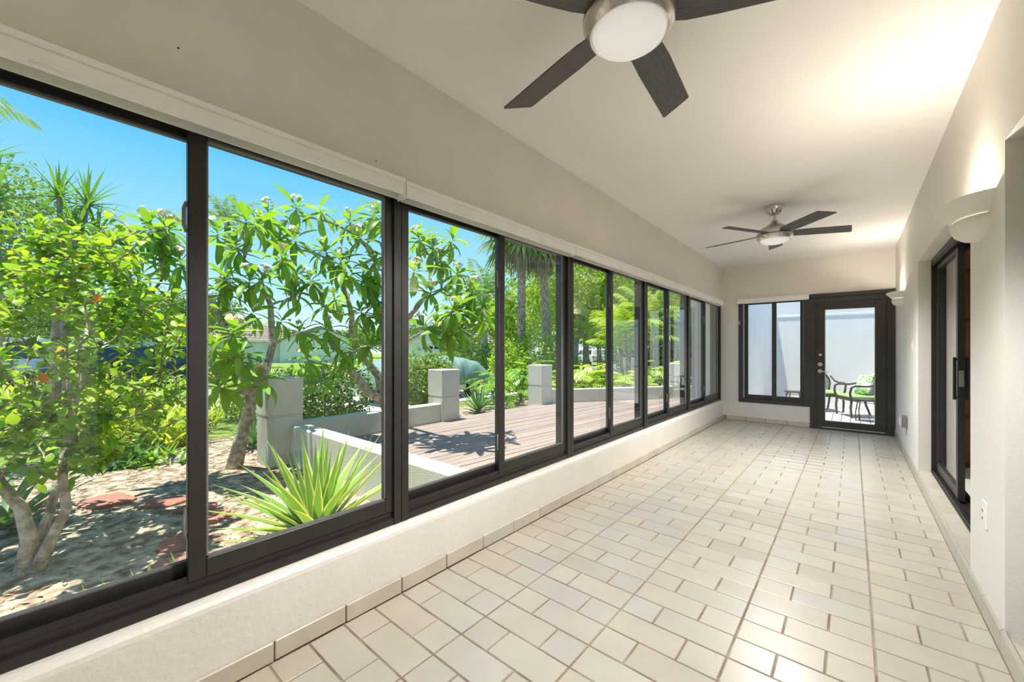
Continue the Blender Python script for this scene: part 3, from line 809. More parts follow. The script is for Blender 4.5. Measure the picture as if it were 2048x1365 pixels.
def pillar(label, x, y, s=0.45, zt=0.86, zj=0.33):
    t = thing('garden_pillar', label, 'pillar', (x, y, GZ), 'square stucco garden pillars')
    h = s / 2
    MB().cbox(x - h, x + h, y - h, y + h, GZ - 0.05, zj - 0.008, 0.01).build('base', M['stucco'], t)
    MB().box(x - h + 0.012, x + h - 0.012, y - h + 0.012, y + h - 0.012, zj - 0.012, zj + 0.012).build('joint', M['stucco'], t)
    MB().cbox(x - h - 0.004, x + h + 0.004, y - h - 0.004, y + h + 0.004, zj + 0.008, zt, 0.01).build('cap_block', M['stucco'], t)
pillar('nearest square cream pillar behind the big agave', -6.225, 2.175)
pillar('square cream pillar in front of the covered car', -6.275, 5.225)
pillar('square cream pillar at the far left corner of the deck', -6.225, 8.425)
pillar('pale pillar at the far end of the bent deck wall', -3.9, 12.0)
pillar('distant pale pillar standing among the yellow-green shrubs', -8.05, 18.05, zt=0.87, zj=0.3)
pillar('distant pillar glimpsed between the last two windows', -5.6, 19.6, zt=0.9, zj=0.3)
# red stepping stones
def stone(label, x, y, w, d, a, seed):
    r = random.Random(seed)
    n = r.choice((5, 6, 7)); poly = []
    for k in range(n):
        an = 2 * math.pi * (k + r.uniform(-0.2, 0.2)) / n
        px, py = w / 2 * math.cos(an) * r.uniform(0.85, 1.1), d / 2 * math.sin(an) * r.uniform(0.85, 1.1)
        poly.append((x + px * math.cos(a) - py * math.sin(a), y + px * math.sin(a) + py * math.cos(a)))
    b = MB()
    z0, z1, c = GZ - 0.03, GZ + r.uniform(0.022, 0.032), 0.93
    V = [(*p, z0) for p in poly] + [(*p, z1 - 0.008) for p in poly] + [(x + (p[0] - x) * c, y + (p[1] - y) * c, z1) for p in poly]
    F = [tuple(range(2 * n, 3 * n))] + [(i, (i + 1) % n, n + (i + 1) % n, n + i) for i in range(n)] + [(n + i, n + (i + 1) % n, 2 * n + (i + 1) % n, 2 * n + i) for i in range(n)]
    tag(b.add(V, F).build('stepping_stone', M['redstone'], org=(x, y, GZ)), label, 'stepping stone', 'red stepping stones in the mulch')
for i, (x, y, w, d, a, lb) in enumerate([
        (-6.35, -0.05, 0.55, 0.42, 0.3, 'red stepping stone farthest left behind the hibiscus trunks'), (-5.95, 0.42, 0.55, 0.40, 0.5, 'long flat red stepping stone right of the hibiscus trunks'),
        (-5.45, 0.80, 0.46, 0.36, 0.9, 'rounded red stepping stone in the middle of the path'), (-5.0, 0.98, 0.42, 0.34, 0.7, 'red stepping stone nearest the window stile'),
        (-4.62, 1.02, 0.40, 0.36, 1.1, 'red stepping stone tilted against its neighbour by the stile'), (-4.20, 0.74, 0.42, 0.34, 0.4, 'angular red stepping stone ahead of the agave'),
        (-3.74, 0.66, 0.52, 0.42, 0.9, 'largest red stepping stone closest to the window')]):
    stone(lb, x, y, w, d, a, i + 5)

# ------------------------------------------------------------------ patio behind the end wall
b = MB().box(-2.30, -1.56, Y1 + 0.16, 12.0, GZ - 0.1, 3.1).box(-2.30, -1.98, 7.9, Y1 + 0.2, GZ - 0.1, 3.05)
struct('wall_patio_side', b, M['white_ext'], 'white side wall of the patio beyond the window corner', 'wall')
b = MB().box(-2.28, 2.7, 12.0, 12.2, GZ - 0.1, 3.1).box(-1.56, 2.6, 11.99, 12.0, 2.06, 2.10).box(2.5, 2.7, Y1 + 0.16, 12.0, GZ - 0.1, 3.1)
struct('wall_patio', b, M['white_ext'], 'bright white wall enclosing the small patio', 'wall')
PZ = -0.10
pd = struct('patio_deck', MB().box(-1.56, 2.5, Y1 + 0.16, 12.0, GZ - 0.1, PZ - 0.03), M['dark_gap'], 'grey board floor of the small patio', 'deck')
x = -1.56
while x < 2.4:
    MB().box(x + 0.005, x + 0.135, Y1 + 0.17, 11.98, PZ - 0.028, PZ).build('plank', M['plank_grey'], pd)
    x += 0.14
M['wicker'] = mat_plain('dark_wicker', (0.045, 0.04, 0.036), rough=0.6, var=0.3, scale=60, bump=0.6, bscale=150)
M['green_fabric'] = mat_plain('green_cushion', (0.24, 0.42, 0.13), rough=0.85, var=0.08, scale=30)
def mat_pillow():
    m, N, L = new_mat('floral_pillow')
    b_, out = principled(N, L, Roughness=0.85)
    tc = N.new('ShaderNodeTexCoord'); vo = N.new('ShaderNodeTexVoronoi'); vo.inputs['Scale'].default_value = 7.0
    L.new(tc.outputs['Object'], vo.inputs['Vector'])
    rp = N.new('ShaderNodeValToRGB'); rp.color_ramp.interpolation = 'CONSTANT'; el = rp.color_ramp.elements
    el[0].color = (0.45, 0.62, 0.05, 1); el[1].position = 0.52; el[1].color = (0.85, 0.85, 0.80, 1)
    for p_, c_ in ((0.14, (0.10, 0.38, 0.04)), (0.26, (0.80, 0.82, 0.74)), (0.36, (0.16, 0.52, 0.08))):
        q = el.new(p_); q.color = (*c_, 1)
    L.new(vo.outputs['Distance'], rp.inputs['Fac']); L.new(rp.outputs[0], b_.inputs['Base Color'])
    return m
M['pillow'] = mat_pillow()
def wicker_chair(label, x, y, ang):
    t = thing('wicker_chair', label, 'chair', (x, y, PZ), 'dark wicker patio chairs')
    parts = []
    def put(name, mb, mat, smooth=True):
        o = bpy.data.objects.new(name, mb.mesh(name, mat, smooth)); o.parent = t; reg(o, (0, 0, 0)); return o
    w = 0.27
    put('seat', MB().cbox(-0.25, 0.27, -w, w, 0.33, 0.385, 0.02), M['wicker'], False)
    put('cushion', MB().cbox(-0.23, 0.27, -w + 0.01, w - 0.01, 0.385, 0.445, 0.025), M['green_fabric'], False)
    for s in (-1, 1):
        put('leg', MB().tube([(0.25, s * w, 0.36), (0.265, s * w, 0.2), (0.25, s * w * 1.0, 0.0)], [0.022, 0.02, 0.017], 10), M['wicker'])
        put('leg', MB().tube([(-0.23, s * w * 0.95, 0.36), (-0.26, s * w * 0.95, 0.2), (-0.34, s * w * 0.98, 0.0)], [0.022, 0.02, 0.017], 10), M['wicker'])
        put('armrest', MB().tube([(0.26, s * w, 0.35), (0.285, s * (w + 0.02), 0.50), (0.27, s * (w + 0.035), 0.60), (0.21, s * (w + 0.04), 0.635), (0.0, s * (w + 0.04), 0.63), (-0.14, s * (w + 0.035), 0.66), (-0.26, s * (w + 0.01), 0.76)], [0.02, 0.02, 0.02, 0.02, 0.019, 0.018, 0.017], 10), M['wicker'])
    rim = []
    for k in range(17):
        a = math.pi * (-0.12 + 1.24 * k / 16)
        yy, zz = 0.285 * math.cos(a), 0.62 + 0.27 * math.sin(a)
        rim.append((-0.25 - 0.13 * (zz - 0.36) / 0.5 + 0.25 * yy * yy, yy, zz))
    bk = put('backrest', MB().tube([(-0.24, 0.24, 0.36)] + rim + [(-0.24, -0.24, 0.36)], 0.02, 10), M['wicker'])
    def bx(yy, zz): return -0.25 - 0.13 * (zz - 0.36) / 0.5 + 0.25 * yy * yy
    wv = MB()
    for k in range(-8, 9):
        yy = k * 0.03
        zt = 0.62 + 0.27 * math.sqrt(max(0.0, 1 - (yy / 0.29) ** 2))
        wv.tube([(bx(yy * 0.85, 0.37), yy * 0.85, 0.37), (bx(yy, 0.6), yy, 0.6), (bx(yy, zt), yy, zt)], 0.006, 5, False)
    for k in range(14):
        zz = 0.40 + k * 0.033
        hw = 0.285 * math.sqrt(max(0.02, 1 - max(0, (zz - 0.62) / 0.28) ** 2)) * (0.87 if zz < 0.5 else 1.0)
        wv.tube([(bx(hw * f, zz) + 0.006, hw * f, zz) for f in (-1, -0.5, 0, 0.5, 1)], 0.006, 5, False)
    o = bpy.data.objects.new('weave', wv.mesh('weave', M['wicker'])); o.parent = bk; reg(o, (0, 0, 0))
    t.rotation_euler = (0, 0, ang)
    return t
wicker_chair('dark wicker chair with green cushion, seen through the patio door', 0.10, 10.72, R(206))
wicker_chair('dark wicker chair half hidden behind the patio door stile', -0.50, 11.25, R(-62))
# pillow leaning in the right chair
pm = MB(); n = 14
V, F = [], []
for s in (1, -1):
    for i in range(n + 1):
        for j in range(n + 1):
            u_, v_ = i / n * 2 - 1, j / n * 2 - 1
            th = 0.085 * ((1 - u_ ** 2) * (1 - v_ ** 2)) ** 0.42
            sc = 0.215 * (1 - 0.06 * (1 - u_ * u_) * 0 )
            V.append((s * th, u_ * sc * (1 - 0.07 * (1 - v_ * v_)), v_ * sc * (1 - 0.07 * (1 - u_ * u_))))
    o_ = 0 if s > 0 else (n + 1) ** 2
    for i in range(n):
        for j in range(n):
            q = (o_ + i * (n + 1) + j, o_ + (i + 1) * (n + 1) + j, o_ + (i + 1) * (n + 1) + j + 1, o_ + i * (n + 1) + j + 1)
            F.append(q if s > 0 else q[::-1])
o = bpy.data.objects.new('throw_pillow', pm.add(V, F).mesh('throw_pillow', M['pillow'], True))
fw = Vector((math.cos(R(206)), math.sin(R(206)), 0))
o.location = Vector((0.10, 10.72, PZ + 0.66)) + fw * -0.10
o.rotation_euler = Euler((R(8), R(-20), R(206)), 'XYZ')
reg(o, (0, 0, 0)); tag(o, 'white throw pillow with green flowers on the wicker chair', 'pillow')
def wire_table(label, x, y):
    t = thing('side_table', label, 'table', (x, y, PZ), 'black metal side tables')
    MB().lathe([(0.0, 0.42), (0.20, 0.42), (0.205, 0.412), (0.20, 0.404), (0.0, 0.404)], (x, y, PZ), 28).build('table_top', M['black'], t, autosmooth=True)
    MB().tube([(x + 0.175 * math.cos(a), y + 0.175 * math.sin(a), PZ + 0.36) for a in [2 * math.pi * k / 20 for k in range(21)]], 0.006, 6).build('ring', M['black'], t)
    for k in range(4):
        a = R(35 + 90 * k); c_, s_ = math.cos(a), math.sin(a)
        MB().tube([(x + 0.15 * c_, y + 0.15 * s_, PZ + 0.41), (x + 0.17 * c_, y + 0.17 * s_, PZ + 0.36), (x + 0.205 * c_, y + 0.205 * s_, PZ + 0.18), (x + 0.20 * c_, y + 0.20 * s_, PZ)], 0.009, 8).build('leg', M['black'], t)
wire_table('black metal side table in front of the patio chair', 0.22, 10.12)
wire_table('black metal side table glimpsed through the end window', -0.98, 10.95)

# ------------------------------------------------------------------ vehicles
M['tyre'] = mat_plain('tyre_rubber', (0.02, 0.02, 0.02), rough=0.8, var=0.1)
M['rim'] = mat_plain('alloy_rim', (0.55, 0.56, 0.58), rough=0.35, metal=0.8, var=0.05)
M['navy'] = mat_plain('navy_car_paint', (0.012, 0.022, 0.045), rough=0.22, var=0.1)
M['white_car'] = mat_plain('white_car_paint', (0.75, 0.76, 0.78), rough=0.25, var=0.02)
M['car_glass'] = mat_plain('dark_car_glass', (0.02, 0.035, 0.04), rough=0.08, var=0.05)
M['tail'] = mat_plain('red_tail_light', (0.5, 0.02, 0.02), rough=0.3, var=0.05)
M['cover'] = mat_plain('green_car_cover', (0.19, 0.28, 0.25), rough=0.32, var=0.12, scale=3, bump=0.2, bscale=12)
def wheel(t, x, y, z, r, side):
    """axle along local y of the vehicle"""
    def ring(prof, name, mat, par):
        V, F = [], []; n = 24
        for (rr, yy) in prof:
            for i in range(n):
                a = 2 * math.pi * i / n
                V.append((x + rr * math.cos(a), y + side * yy, z + rr * math.sin(a)))
        for k in range(len(prof) - 1):
            for i in range(n): F.append((k * n + i, k * n + (i + 1) % n, (k + 1) * n + (i + 1) % n, (k + 1) * n + i))
        o = bpy.data.objects.new(name, MB().add(V, F).mesh(name, mat, True)); o.parent = par; reg(o, (0, 0, 0)); return o
    w = ring([(r * 0.55, -0.02), (r * 0.62, 0.0), (r * 0.95, 0.0), (r, -0.03), (r, -0.19), (r * 0.6, -0.22)], 'wheel', M['tyre'], t)
    ring([(r * 0.62, 0.002), (r * 0.56, 0.004), (r * 0.54, -0.03)], 'rim', M['rim'], w)
    sp = MB()
    for k in range(5):
        a = 2 * math.pi * k / 5 + 0.3
        d1, d2 = (math.cos(a), math.sin(a)), (-math.sin(a), math.cos(a))
        P = lambda rr, ww, yy: (x + r * (rr * d1[0] + ww * d2[0]), y + side * yy, z + r * (rr * d1[1] + ww * d2[1]))
        sp.add([P(0.0, -0.1, 0), P(0.57, -0.075, 0), P(0.57, 0.075, 0), P(0, 0.1, 0), P(0, -0.1, -0.03), P(0.57, -0.075, -0.03), P(0.57, 0.075, -0.03), P(0, 0.1, -0.03)], [(0, 1, 2, 3), (0, 1, 5, 4), (3, 2, 6, 7)])
    o = bpy.data.objects.new('spokes', sp.mesh('spokes', M['rim'])); o.parent = w; reg(o, (0, 0, 0))
def suv(label, loc, ang, paint, L=4.6, W=1.8, H=1.72, r=0.37, pickup=False):
    t = thing('car' if not pickup else 'pickup_truck', label, 'car' if not pickup else 'truck', loc)
    t.rotation_euler = (0, 0, ang)
    h = W / 2
    def put(name, mb, mat, bevel=0.0, parent=None):
        o = bpy.data.objects.new(name, mb.mesh(name, mat)); o.parent = parent or t; reg(o, (0, 0, 0))
        if bevel:
            bb = o.modifiers.new('bevel', 'BEVEL'); bb.width = bevel; bb.segments = 2; bb.limit_method = 'ANGLE'
        return o
    xf, xr = L * 0.30, -L * 0.30
    def arch(xc): return [(xc + (r + 0.06) * math.cos(a), r + (r + 0.06) * math.sin(a)) for a in [math.pi * k / 8 for k in range(9)]]
    zb = 0.34
    low = [(-L / 2, zb + 0.1)] + [(p[0], max(p[1], zb)) for p in arch(xr)[::-1]] + [(p[0], max(p[1], zb)) for p in arch(xf)[::-1]] + [(L / 2, zb + 0.1), (L / 2 + 0.02, 0.80), (L * 0.40, 0.98), (L * 0.22, 1.04), (-L / 2, 1.06)]
    put('body', MB().prism(low, 'y', -h, h), paint, 0.04)
    if pickup:
        cab = [(-L * 0.10, 1.05), (L * 0.22, 1.03), (L * 0.10, H - 0.06), (0.0, H), (-L * 0.09, H - 0.02)]
    else:
        cab = [(-L * 0.49, 1.05), (L * 0.22, 1.03), (L * 0.10, H - 0.06), (0, H), (-L * 0.38, H), (-L * 0.46, H - 0.08)]
    V0 = [(p[0], p[1]) for p in cab]
    cb = MB(); n = len(V0)
    V = [(p[0], -h * (1.0 if p[1] < 1.2 else 0.86), p[1]) for p in V0] + [(p[0], h * (1.0 if p[1] < 1.2 else 0.86), p[1]) for p in V0]
    cb.add(V, [tuple(range(n))[::-1], tuple(range(n, 2 * n))] + [(i, (i + 1) % n, n + (i + 1) % n, n + i) for i in range(n)])
    put('cabin', cb, paint, 0.03)
    for s in (-1, 1):
        x0s = [(-L * 0.02, L * 0.16)] if pickup else [(-L * 0.42, -L * 0.22), (-L * 0.20, -L * 0.02), (0.0, L * 0.16)]
        for (a, c) in x0s:
            f_ = 1.0 - 0.14 * 0.2; g_ = 1.0 - 0.14 * 0.85
            za, zc = 1.12, H - 0.14
            cc = c - (0.0 if c < L * 0.1 else 0.25)
            put('side_window', MB().add([(a, s * (h * 0.978 + 0.004), za), (c, s * (h * 0.978 + 0.004), za), (cc, s * (h * 0.885 + 0.012), zc), (a + 0.03, s * (h * 0.885 + 0.012), zc)], [(0, 1, 2, 3)]), M['car_glass'])
        put('tail_light', MB().cbox(-L / 2 - 0.012, -L / 2 + 0.05, s * h - 0.13 * (s > 0) - 0.005, s * h + 0.13 * (s < 0) + 0.005, 0.78, 1.0, 0.01), M['tail'])
        for xc in (xf, xr):
            wheel(t, xc, s * (h - 0.01), r, r, s)
    put('bumper', MB().cbox(-L / 2 - 0.1, -L / 2 + 0.02, -h * 0.96, h * 0.96, 0.40, 0.58, 0.03), M['gasket'])
    put('bumper', MB().cbox(L / 2 - 0.02, L / 2 + 0.09, -h * 0.96, h * 0.96, 0.38, 0.58, 0.03), M['gasket'])
    return t
suv('dark navy car parked across the street beyond the hibiscus', (-22.3, 1.85, GZ - 0.03), R(-90), M['navy'], L=4.7, H=1.75, r=0.39)
vt = suv('white utility van with black lettering behind the hibiscus branches', (-24.6, -2.2, GZ - 0.03), R(-90), M['white_car'], L=5.2, W=2.0, H=2.1, r=0.36)
tx = bpy.data.curves.new('lettering', 'FONT'); tx.body = 'CIVIL'; tx.size = 0.34; tx.align_x = 'CENTER'; tx.extrude = 0.002
tmp = bpy.data.objects.new('lettering', tx); COL.objects.link(tmp)
bpy.context.view_layer.update()
tme = bpy.data.meshes.new_from_object(tmp.evaluated_get(bpy.context.evaluated_depsgraph_get()))
bpy.data.objects.remove(tmp); tme.materials.clear(); tme.materials.append(M['black'])
to = bpy.data.objects.new('lettering', tme); to.parent = vt
to.matrix_local = Matrix.Translation((-0.95, 1.012, 0.78)) @ Matrix.Rotation(R(180), 4, 'Z') @ Matrix.Rotation(R(90), 4, 'X')
reg(to, (0, 0, 0))
p_ = at(1178, 42, GZ - 0.03)
suv('distant white car with a red tail light behind the shrubs', tuple(p_), R(150), M['white_car'], L=4.5)
p_ = at(1112, 44, GZ - 0.03)
suv('distant pale car half hidden behind the palm trunks', tuple(p_), R(160), M['white_car'], L=4.5)
# car under a cover
def covered_car(loc, ang):
    t = thing('covered_car', 'car under a shiny grey-green fabric cover beside the pillar', 'car', loc)
    t.rotation_euler = (0, 0, ang)
    L, W = 4.5, 1.8
    nx, na = 90, 48
    V, F = [], []
    for i in range(nx + 1):
        s = i / nx; xx = -L / 2 + L * s
        # height along the car: bonnet, roof, boot
        q = min(1.0, min(s / 0.30, (1 - s) / 0.34))
        hx = 0.66 + 0.68 * math.sqrt(max(0.0, 1 - (1 - q) ** 2.2))
        end = min(1.0, (max(0.0, s * (1 - s)) * 14 + 0.25)) ** 0.30
        for j in range(na + 1):
            a = math.pi * j / na
            ca, sa = math.cos(a), math.sin(a)
            e = 0.42
            yy = W / 2 * math.copysign(abs(ca) ** e, ca) * (0.90 + 0.10 * end) * (1.05 - 0.12 * abs(sa))
            zz = 0.46 + (hx - 0.46) * abs(sa) ** 0.5
            px, py = xx + 0.98, yy * 0.9
            fold = 0.055 * abs(math.sin(9 * math.atan2(py, px) + 1.5 * math.sin(2.2 * xx))) * min(1, math.hypot(px, yy)) * (1 - 0.5 * abs(sa)) + 0.012 * math.sin(9 * xx + 5 * a)
            V.append((xx, yy + fold * math.copysign(1, ca), zz + (fold * 0.8 if 0 < j < na else 0.03 * math.sin(6 * xx)) + 0.10 * math.exp(-((px) ** 2 + yy ** 2) * 14)))
    F.append(tuple(range(na + 1))); F.append(tuple(range(nx * (na + 1), (nx + 1) * (na + 1)))[::-1])
    for i in range(nx):
        for j in range(na):
            k = i * (na + 1) + j
            F.append((k, k + na + 1, k + na + 2, k + 1))
    o = bpy.data.objects.new('fabric_cover', MB().add(V, F).mesh('fabric_cover', M['cover'], True)); o.parent = t; reg(o, (0, 0, 0))
    sd = o.modifiers.new('thickness', 'SOLIDIFY'); sd.thickness = 0.008
    o = bpy.data.objects.new('bumper', MB().cbox(-L / 2 + 0.04, L / 2 - 0.04, -W / 2 + 0.05, W / 2 - 0.05, 0.24, 0.5, 0.06).mesh('bumper', M['white_car'])); o.parent = t; reg(o, (0, 0, 0))
    for xc in (-1.42, 1.30):
        for s in (-1, 1):
            wheel(t, xc, s * (W / 2 - 0.02), 0.335, 0.335, s)
covered_car((-10.95, 8.30, GZ - 0.018), R(-90))

# ------------------------------------------------------------------ houses across the street
M['roof_tile'] = mat_two('weathered_roof_tile', (0.20, 0.15, 0.13), (0.42, 0.36, 0.33), 12, rough=0.9, bump=0.8, bscale=30, stretch=(1, 8, 8))
M['house_white'] = mat_plain('white_house_wall', (0.74, 0.74, 0.73), rough=0.85, var=0.03, scale=1)
def house(label, loc, ang, w, dep, hw, ha, wing=0.0):
    t = thing('house', label, 'house', loc, 'houses across the street')
    t.rotation_euler = (0, 0, ang)
    def put(name, mb, mat, parent=None):
        o = bpy.data.objects.new(name, mb.mesh(name, mat)); o.parent = parent or t; reg(o, (0, 0, 0)); return o
    # local: front faces -y, width along x
    put('wall', MB().prism([(-w / 2, 0), (w / 2, 0), (w / 2, hw), (0, ha), (-w / 2, hw)], 'y', 0, dep), M['house_white'])
    for s in (-1, 1):
        dx = Vector((s * (w / 2 + 0.45), 0, hw - (ha - hw) * 0.9 / w)); nrm = Vector((0, 0, 0.14))
        rf = put('roof', MB().add([(0, -0.35, ha + 0.03), (0, dep, ha + 0.03), (dx.x, dep, dx.z), (dx.x, -0.35, dx.z), (0, -0.35, ha + 0.18), (0, dep, ha + 0.18), (dx.x, dep, dx.z + 0.14), (dx.x, -0.35, dx.z + 0.14)], [(0, 1, 2, 3), (4, 5, 6, 7), (0, 3, 7, 4), (3, 2, 6, 7), (1, 2, 6, 5)]), M['roof_tile'])
        rows = 9
        for k in range(rows):
            f0 = (k + 0.5) / rows
            xx, zz = dx.x * f0, ha + 0.18 + (dx.z + 0.14 - ha - 0.18) * f0
            put('tile_course', MB().box(min(xx, xx + s * 0.05), max(xx, xx + s * 0.05), -0.36, dep, zz - 0.02, zz + 0.045), M['roof_tile'], rf)
    if wing:
        put('wall', MB().box(min(w / 2, w / 2 + wing), max(w / 2, w / 2 + wing) if wing > 0 else -w / 2, 1.5, dep, 0, hw) if wing > 0 else MB().box(-w / 2 + wing, -w / 2, 1.5, dep, 0, hw), M['house_white'])
        xa, xb = (w / 2 - 0.5, w / 2 + wing + 0.4) if wing > 0 else (-w / 2 + wing - 0.4, -w / 2 + 0.5)
        rf = put('roof', MB().prism([(1.0, hw - 0.1), (dep * 0.55, ha + 0.3), (dep + 0.5, hw - 0.1)], 'x', xa, xb), M['roof_tile'])
        for k in range(8):
            f0 = (k + 0.5) / 8; yy, zz = 1.0 + (dep * 0.55 - 1.0) * f0, hw - 0.1 + (ha + 0.4 - hw) * f0
            put('tile_course', MB().box(xa, xb, yy - 0.06, yy, zz - 0.02, zz + 0.05), M['roof_tile'], rf)
    gw, gh = min(4.7, w - 1.2), 2.15
    gd = put('garage_door', MB().box(-gw / 2, gw / 2, -0.03, 0.02, 0.0, gh), M['white_car'])
    for k in range(3):
        put('door_panel', MB().cbox(-gw / 2 + 0.04, gw / 2 - 0.04, -0.05, -0.03, 0.05 + k * 0.53, 0.05 + k * 0.53 + 0.5, 0.01), M['white_car'], gd)
    nwin = 8
    for k in range(nwin):
        xx = -gw / 2 + gw * (k + 0.5) / nwin
        put('garage_pane', MB().box(xx - gw / nwin * 0.36, xx + gw / nwin * 0.36, -0.045, -0.03, gh - 0.42, gh - 0.14), M['car_glass'], gd)
    put('gable_vent', MB().cbox(-0.4, 0.4, -0.03, 0.02, hw + 0.25, hw + 0.65, 0.02), M['white_car'])
    return t
def face_to(p, extra=0):   # turn the house front (-y) towards the camera
    return math.atan2(p[1], p[0]) - math.pi / 2 + extra
for (u, d, w, dep, hw, ha, wg, ex, lb) in ((890, 41, 6.6, 9, 2.75, 4.5, 6.0, R(10), 'white house with gabled garage and row of small door windows'),
                                   (330, 37, 7.5, 9, 2.9, 4.3, 0, R(-6), 'white house with garage behind the navy car'),
                                   (640, 52, 9.0, 10, 2.8, 4.6, -7.0, R(8), 'pale house half hidden behind the frangipani tree')):
    p_ = at(u, d, GZ - 0.05)
    house(lb, tuple(p_), face_to(p_, ex), w, dep, hw, ha, wg)

# ================================================================== PLANTS
M['bark_pale'] = mat_two('pale_bark', (0.30, 0.25, 0.19), (0.56, 0.50, 0.41), 14, rough=0.9, bump=0.8, bscale=50)
M['bark_grey'] = mat_two('grey_bark', (0.22, 0.20, 0.17), (0.40, 0.37, 0.32), 9, rough=0.9, bump=0.8, bscale=40)
M['palm_bark'] = mat_two('palm_bark', (0.24, 0.18, 0.12), (0.48, 0.40, 0.29), 6, rough=0.95, bump=1.0, bscale=25, stretch=(2, 2, 1))
M['royal_bark'] = mat_two('smooth_palm_bark', (0.40, 0.41, 0.41), (0.52, 0.53, 0.53), 3, rough=0.8, bump=0.2)
M['l_plumeria'] = mat_leaf('frangipani_leaf', [(0.13, 0.29, 0.035), (0.20, 0.40, 0.05), (0.27, 0.46, 0.06), (0.16, 0.33, 0.06)], trans=0.48, rough=0.4, gloss=0.35)
M['l_hibiscus'] = mat_leaf('hibiscus_leaf', [(0.07, 0.19, 0.02), (0.22, 0.43, 0.03), (0.40, 0.58, 0.06), (0.14, 0.31, 0.03)], trans=0.45, rough=0.38)
M['l_agave'] = mat_leaf('variegated_agave_leaf', [(0.16, 0.33, 0.06), (0.23, 0.41, 0.09)], trans=0.28, rough=0.45, margin=(0.60, 0.62, 0.26), mw=0.13)
M['l_agave2'] = mat_leaf('blue_agave_leaf', [(0.10, 0.22, 0.10), (0.16, 0.30, 0.13)], trans=0.18, rough=0.45)
M['l_grass'] = mat_leaf('yellow_green_blade', [(0.36, 0.48, 0.06), (0.50, 0.58, 0.10), (0.26, 0.42, 0.05), (0.58, 0.60, 0.14)], trans=0.45)
M['l_oak'] = mat_leaf('oak_foliage', [(0.10, 0.20, 0.04), (0.16, 0.28, 0.06), (0.22, 0.33, 0.09), (0.08, 0.16, 0.04)], trans=0.38)
M['l_bright'] = mat_leaf('bright_foliage', [(0.20, 0.38, 0.04), (0.30, 0.48, 0.05), (0.40, 0.54, 0.08), (0.14, 0.28, 0.04)], trans=0.42)
M['l_dark'] = mat_leaf('dark_foliage', [(0.06, 0.14, 0.03), (0.11, 0.22, 0.05), (0.15, 0.28, 0.07), (0.09, 0.18, 0.04)], trans=0.35)
M['l_hedge'] = mat_leaf('hedge_foliage', [(0.12, 0.25, 0.04), (0.22, 0.38, 0.06), (0.36, 0.46, 0.10), (0.09, 0.19, 0.04)], trans=0.35)
M['l_palm'] = mat_leaf('palm_frond_green', [(0.11, 0.22, 0.07), (0.17, 0.30, 0.09), (0.20, 0.32, 0.13)], trans=0.35)
M['l_areca'] = mat_leaf('areca_frond', [(0.28, 0.44, 0.05), (0.40, 0.52, 0.08), (0.20, 0.36, 0.05)], trans=0.42)
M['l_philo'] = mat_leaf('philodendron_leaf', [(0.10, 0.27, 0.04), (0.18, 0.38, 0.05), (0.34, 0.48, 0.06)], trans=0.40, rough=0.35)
M['l_philo_lit'] = mat_leaf('sunlit_philodendron_leaf', [(0.26, 0.44, 0.05), (0.38, 0.54, 0.07), (0.48, 0.56, 0.10)], trans=0.45, rough=0.35)  # lit copy of the leaf above, sunlight put into its colours
M['l_dead'] = mat_leaf('dry_frond', [(0.26, 0.22, 0.16), (0.36, 0.32, 0.24), (0.20, 0.19, 0.14)], trans=0.2, tcol=(1.1, 1.0, 0.8))
M['l_spike'] = mat_leaf('dracaena_blade', [(0.08, 0.24, 0.04), (0.16, 0.34, 0.05), (0.12, 0.28, 0.06)], trans=0.35)
M['l_orange'] = mat_leaf('orange_petal', [(0.85, 0.34, 0.05), (0.90, 0.42, 0.08)], trans=0.4, tcol=(1.1, 0.9, 0.7))
M['l_pink'] = mat_leaf('pink_petal', [(0.75, 0.25, 0.20), (0.80, 0.45, 0.35)], trans=0.3, tcol=(1, 1, 1))
def mat_flower():
    m, N, L = new_mat('frangipani_flower')
    b_, out = principled(N, L, Roughness=0.6)
    uv = N.new('ShaderNodeUVMap'); sp = N.new('ShaderNodeSeparateXYZ'); L.new(uv.outputs[0], sp.inputs[0])
    rp = N.new('ShaderNodeValToRGB'); el = rp.color_ramp.elements
    el[0].position = 0.25; el[0].color = (0.90, 0.50, 0.06, 1); el[1].position = 0.7; el[1].color = (0.90, 0.86, 0.74, 1)
    L.new(sp.outputs['X'], rp.inputs['Fac']); L.new(rp.outputs[0], b_.inputs['Base Color'])
    return m
M['flower'] = mat_flower()

def np_mesh(name, V, quads, mat, uv=None, smooth=False):
    V = np.asarray(V, dtype=np.float32).reshape(-1, 3); Q = np.asarray(quads, dtype=np.int32)
    me = bpy.data.meshes.new(name)
    k = Q.shape[1]
    me.vertices.add(len(V)); me.vertices.foreach_set('co', V.ravel())
    me.loops.add(Q.size); me.loops.foreach_set('vertex_index', Q.ravel())
    me.polygons.add(len(Q)); me.polygons.foreach_set('loop_start', np.arange(0, Q.size, k, dtype=np.int32))
    if uv is not None:
        l = me.uv_layers.new(name='UVMap'); l.data.foreach_set('uv', np.asarray(uv, dtype=np.float32)[Q.ravel()].ravel())
    me.materials.append(mat)
    if smooth: me.polygons.foreach_set('use_smooth', np.ones(len(Q), dtype=bool))
    me.update(calc_edges=True)
    return me

def np_part(name, V, quads, mat, parent, uv=None, kind=None, smooth=False):
    V = np.asarray(V, dtype=np.float64).reshape(-1, 3) - np.array(ORG[parent])
    o = bpy.data.objects.new(name, np_mesh(name, V, quads, mat, uv, smooth)); o.parent = parent
    reg(o, ORG[parent])
    if kind: o['kind'] = kind
    return o

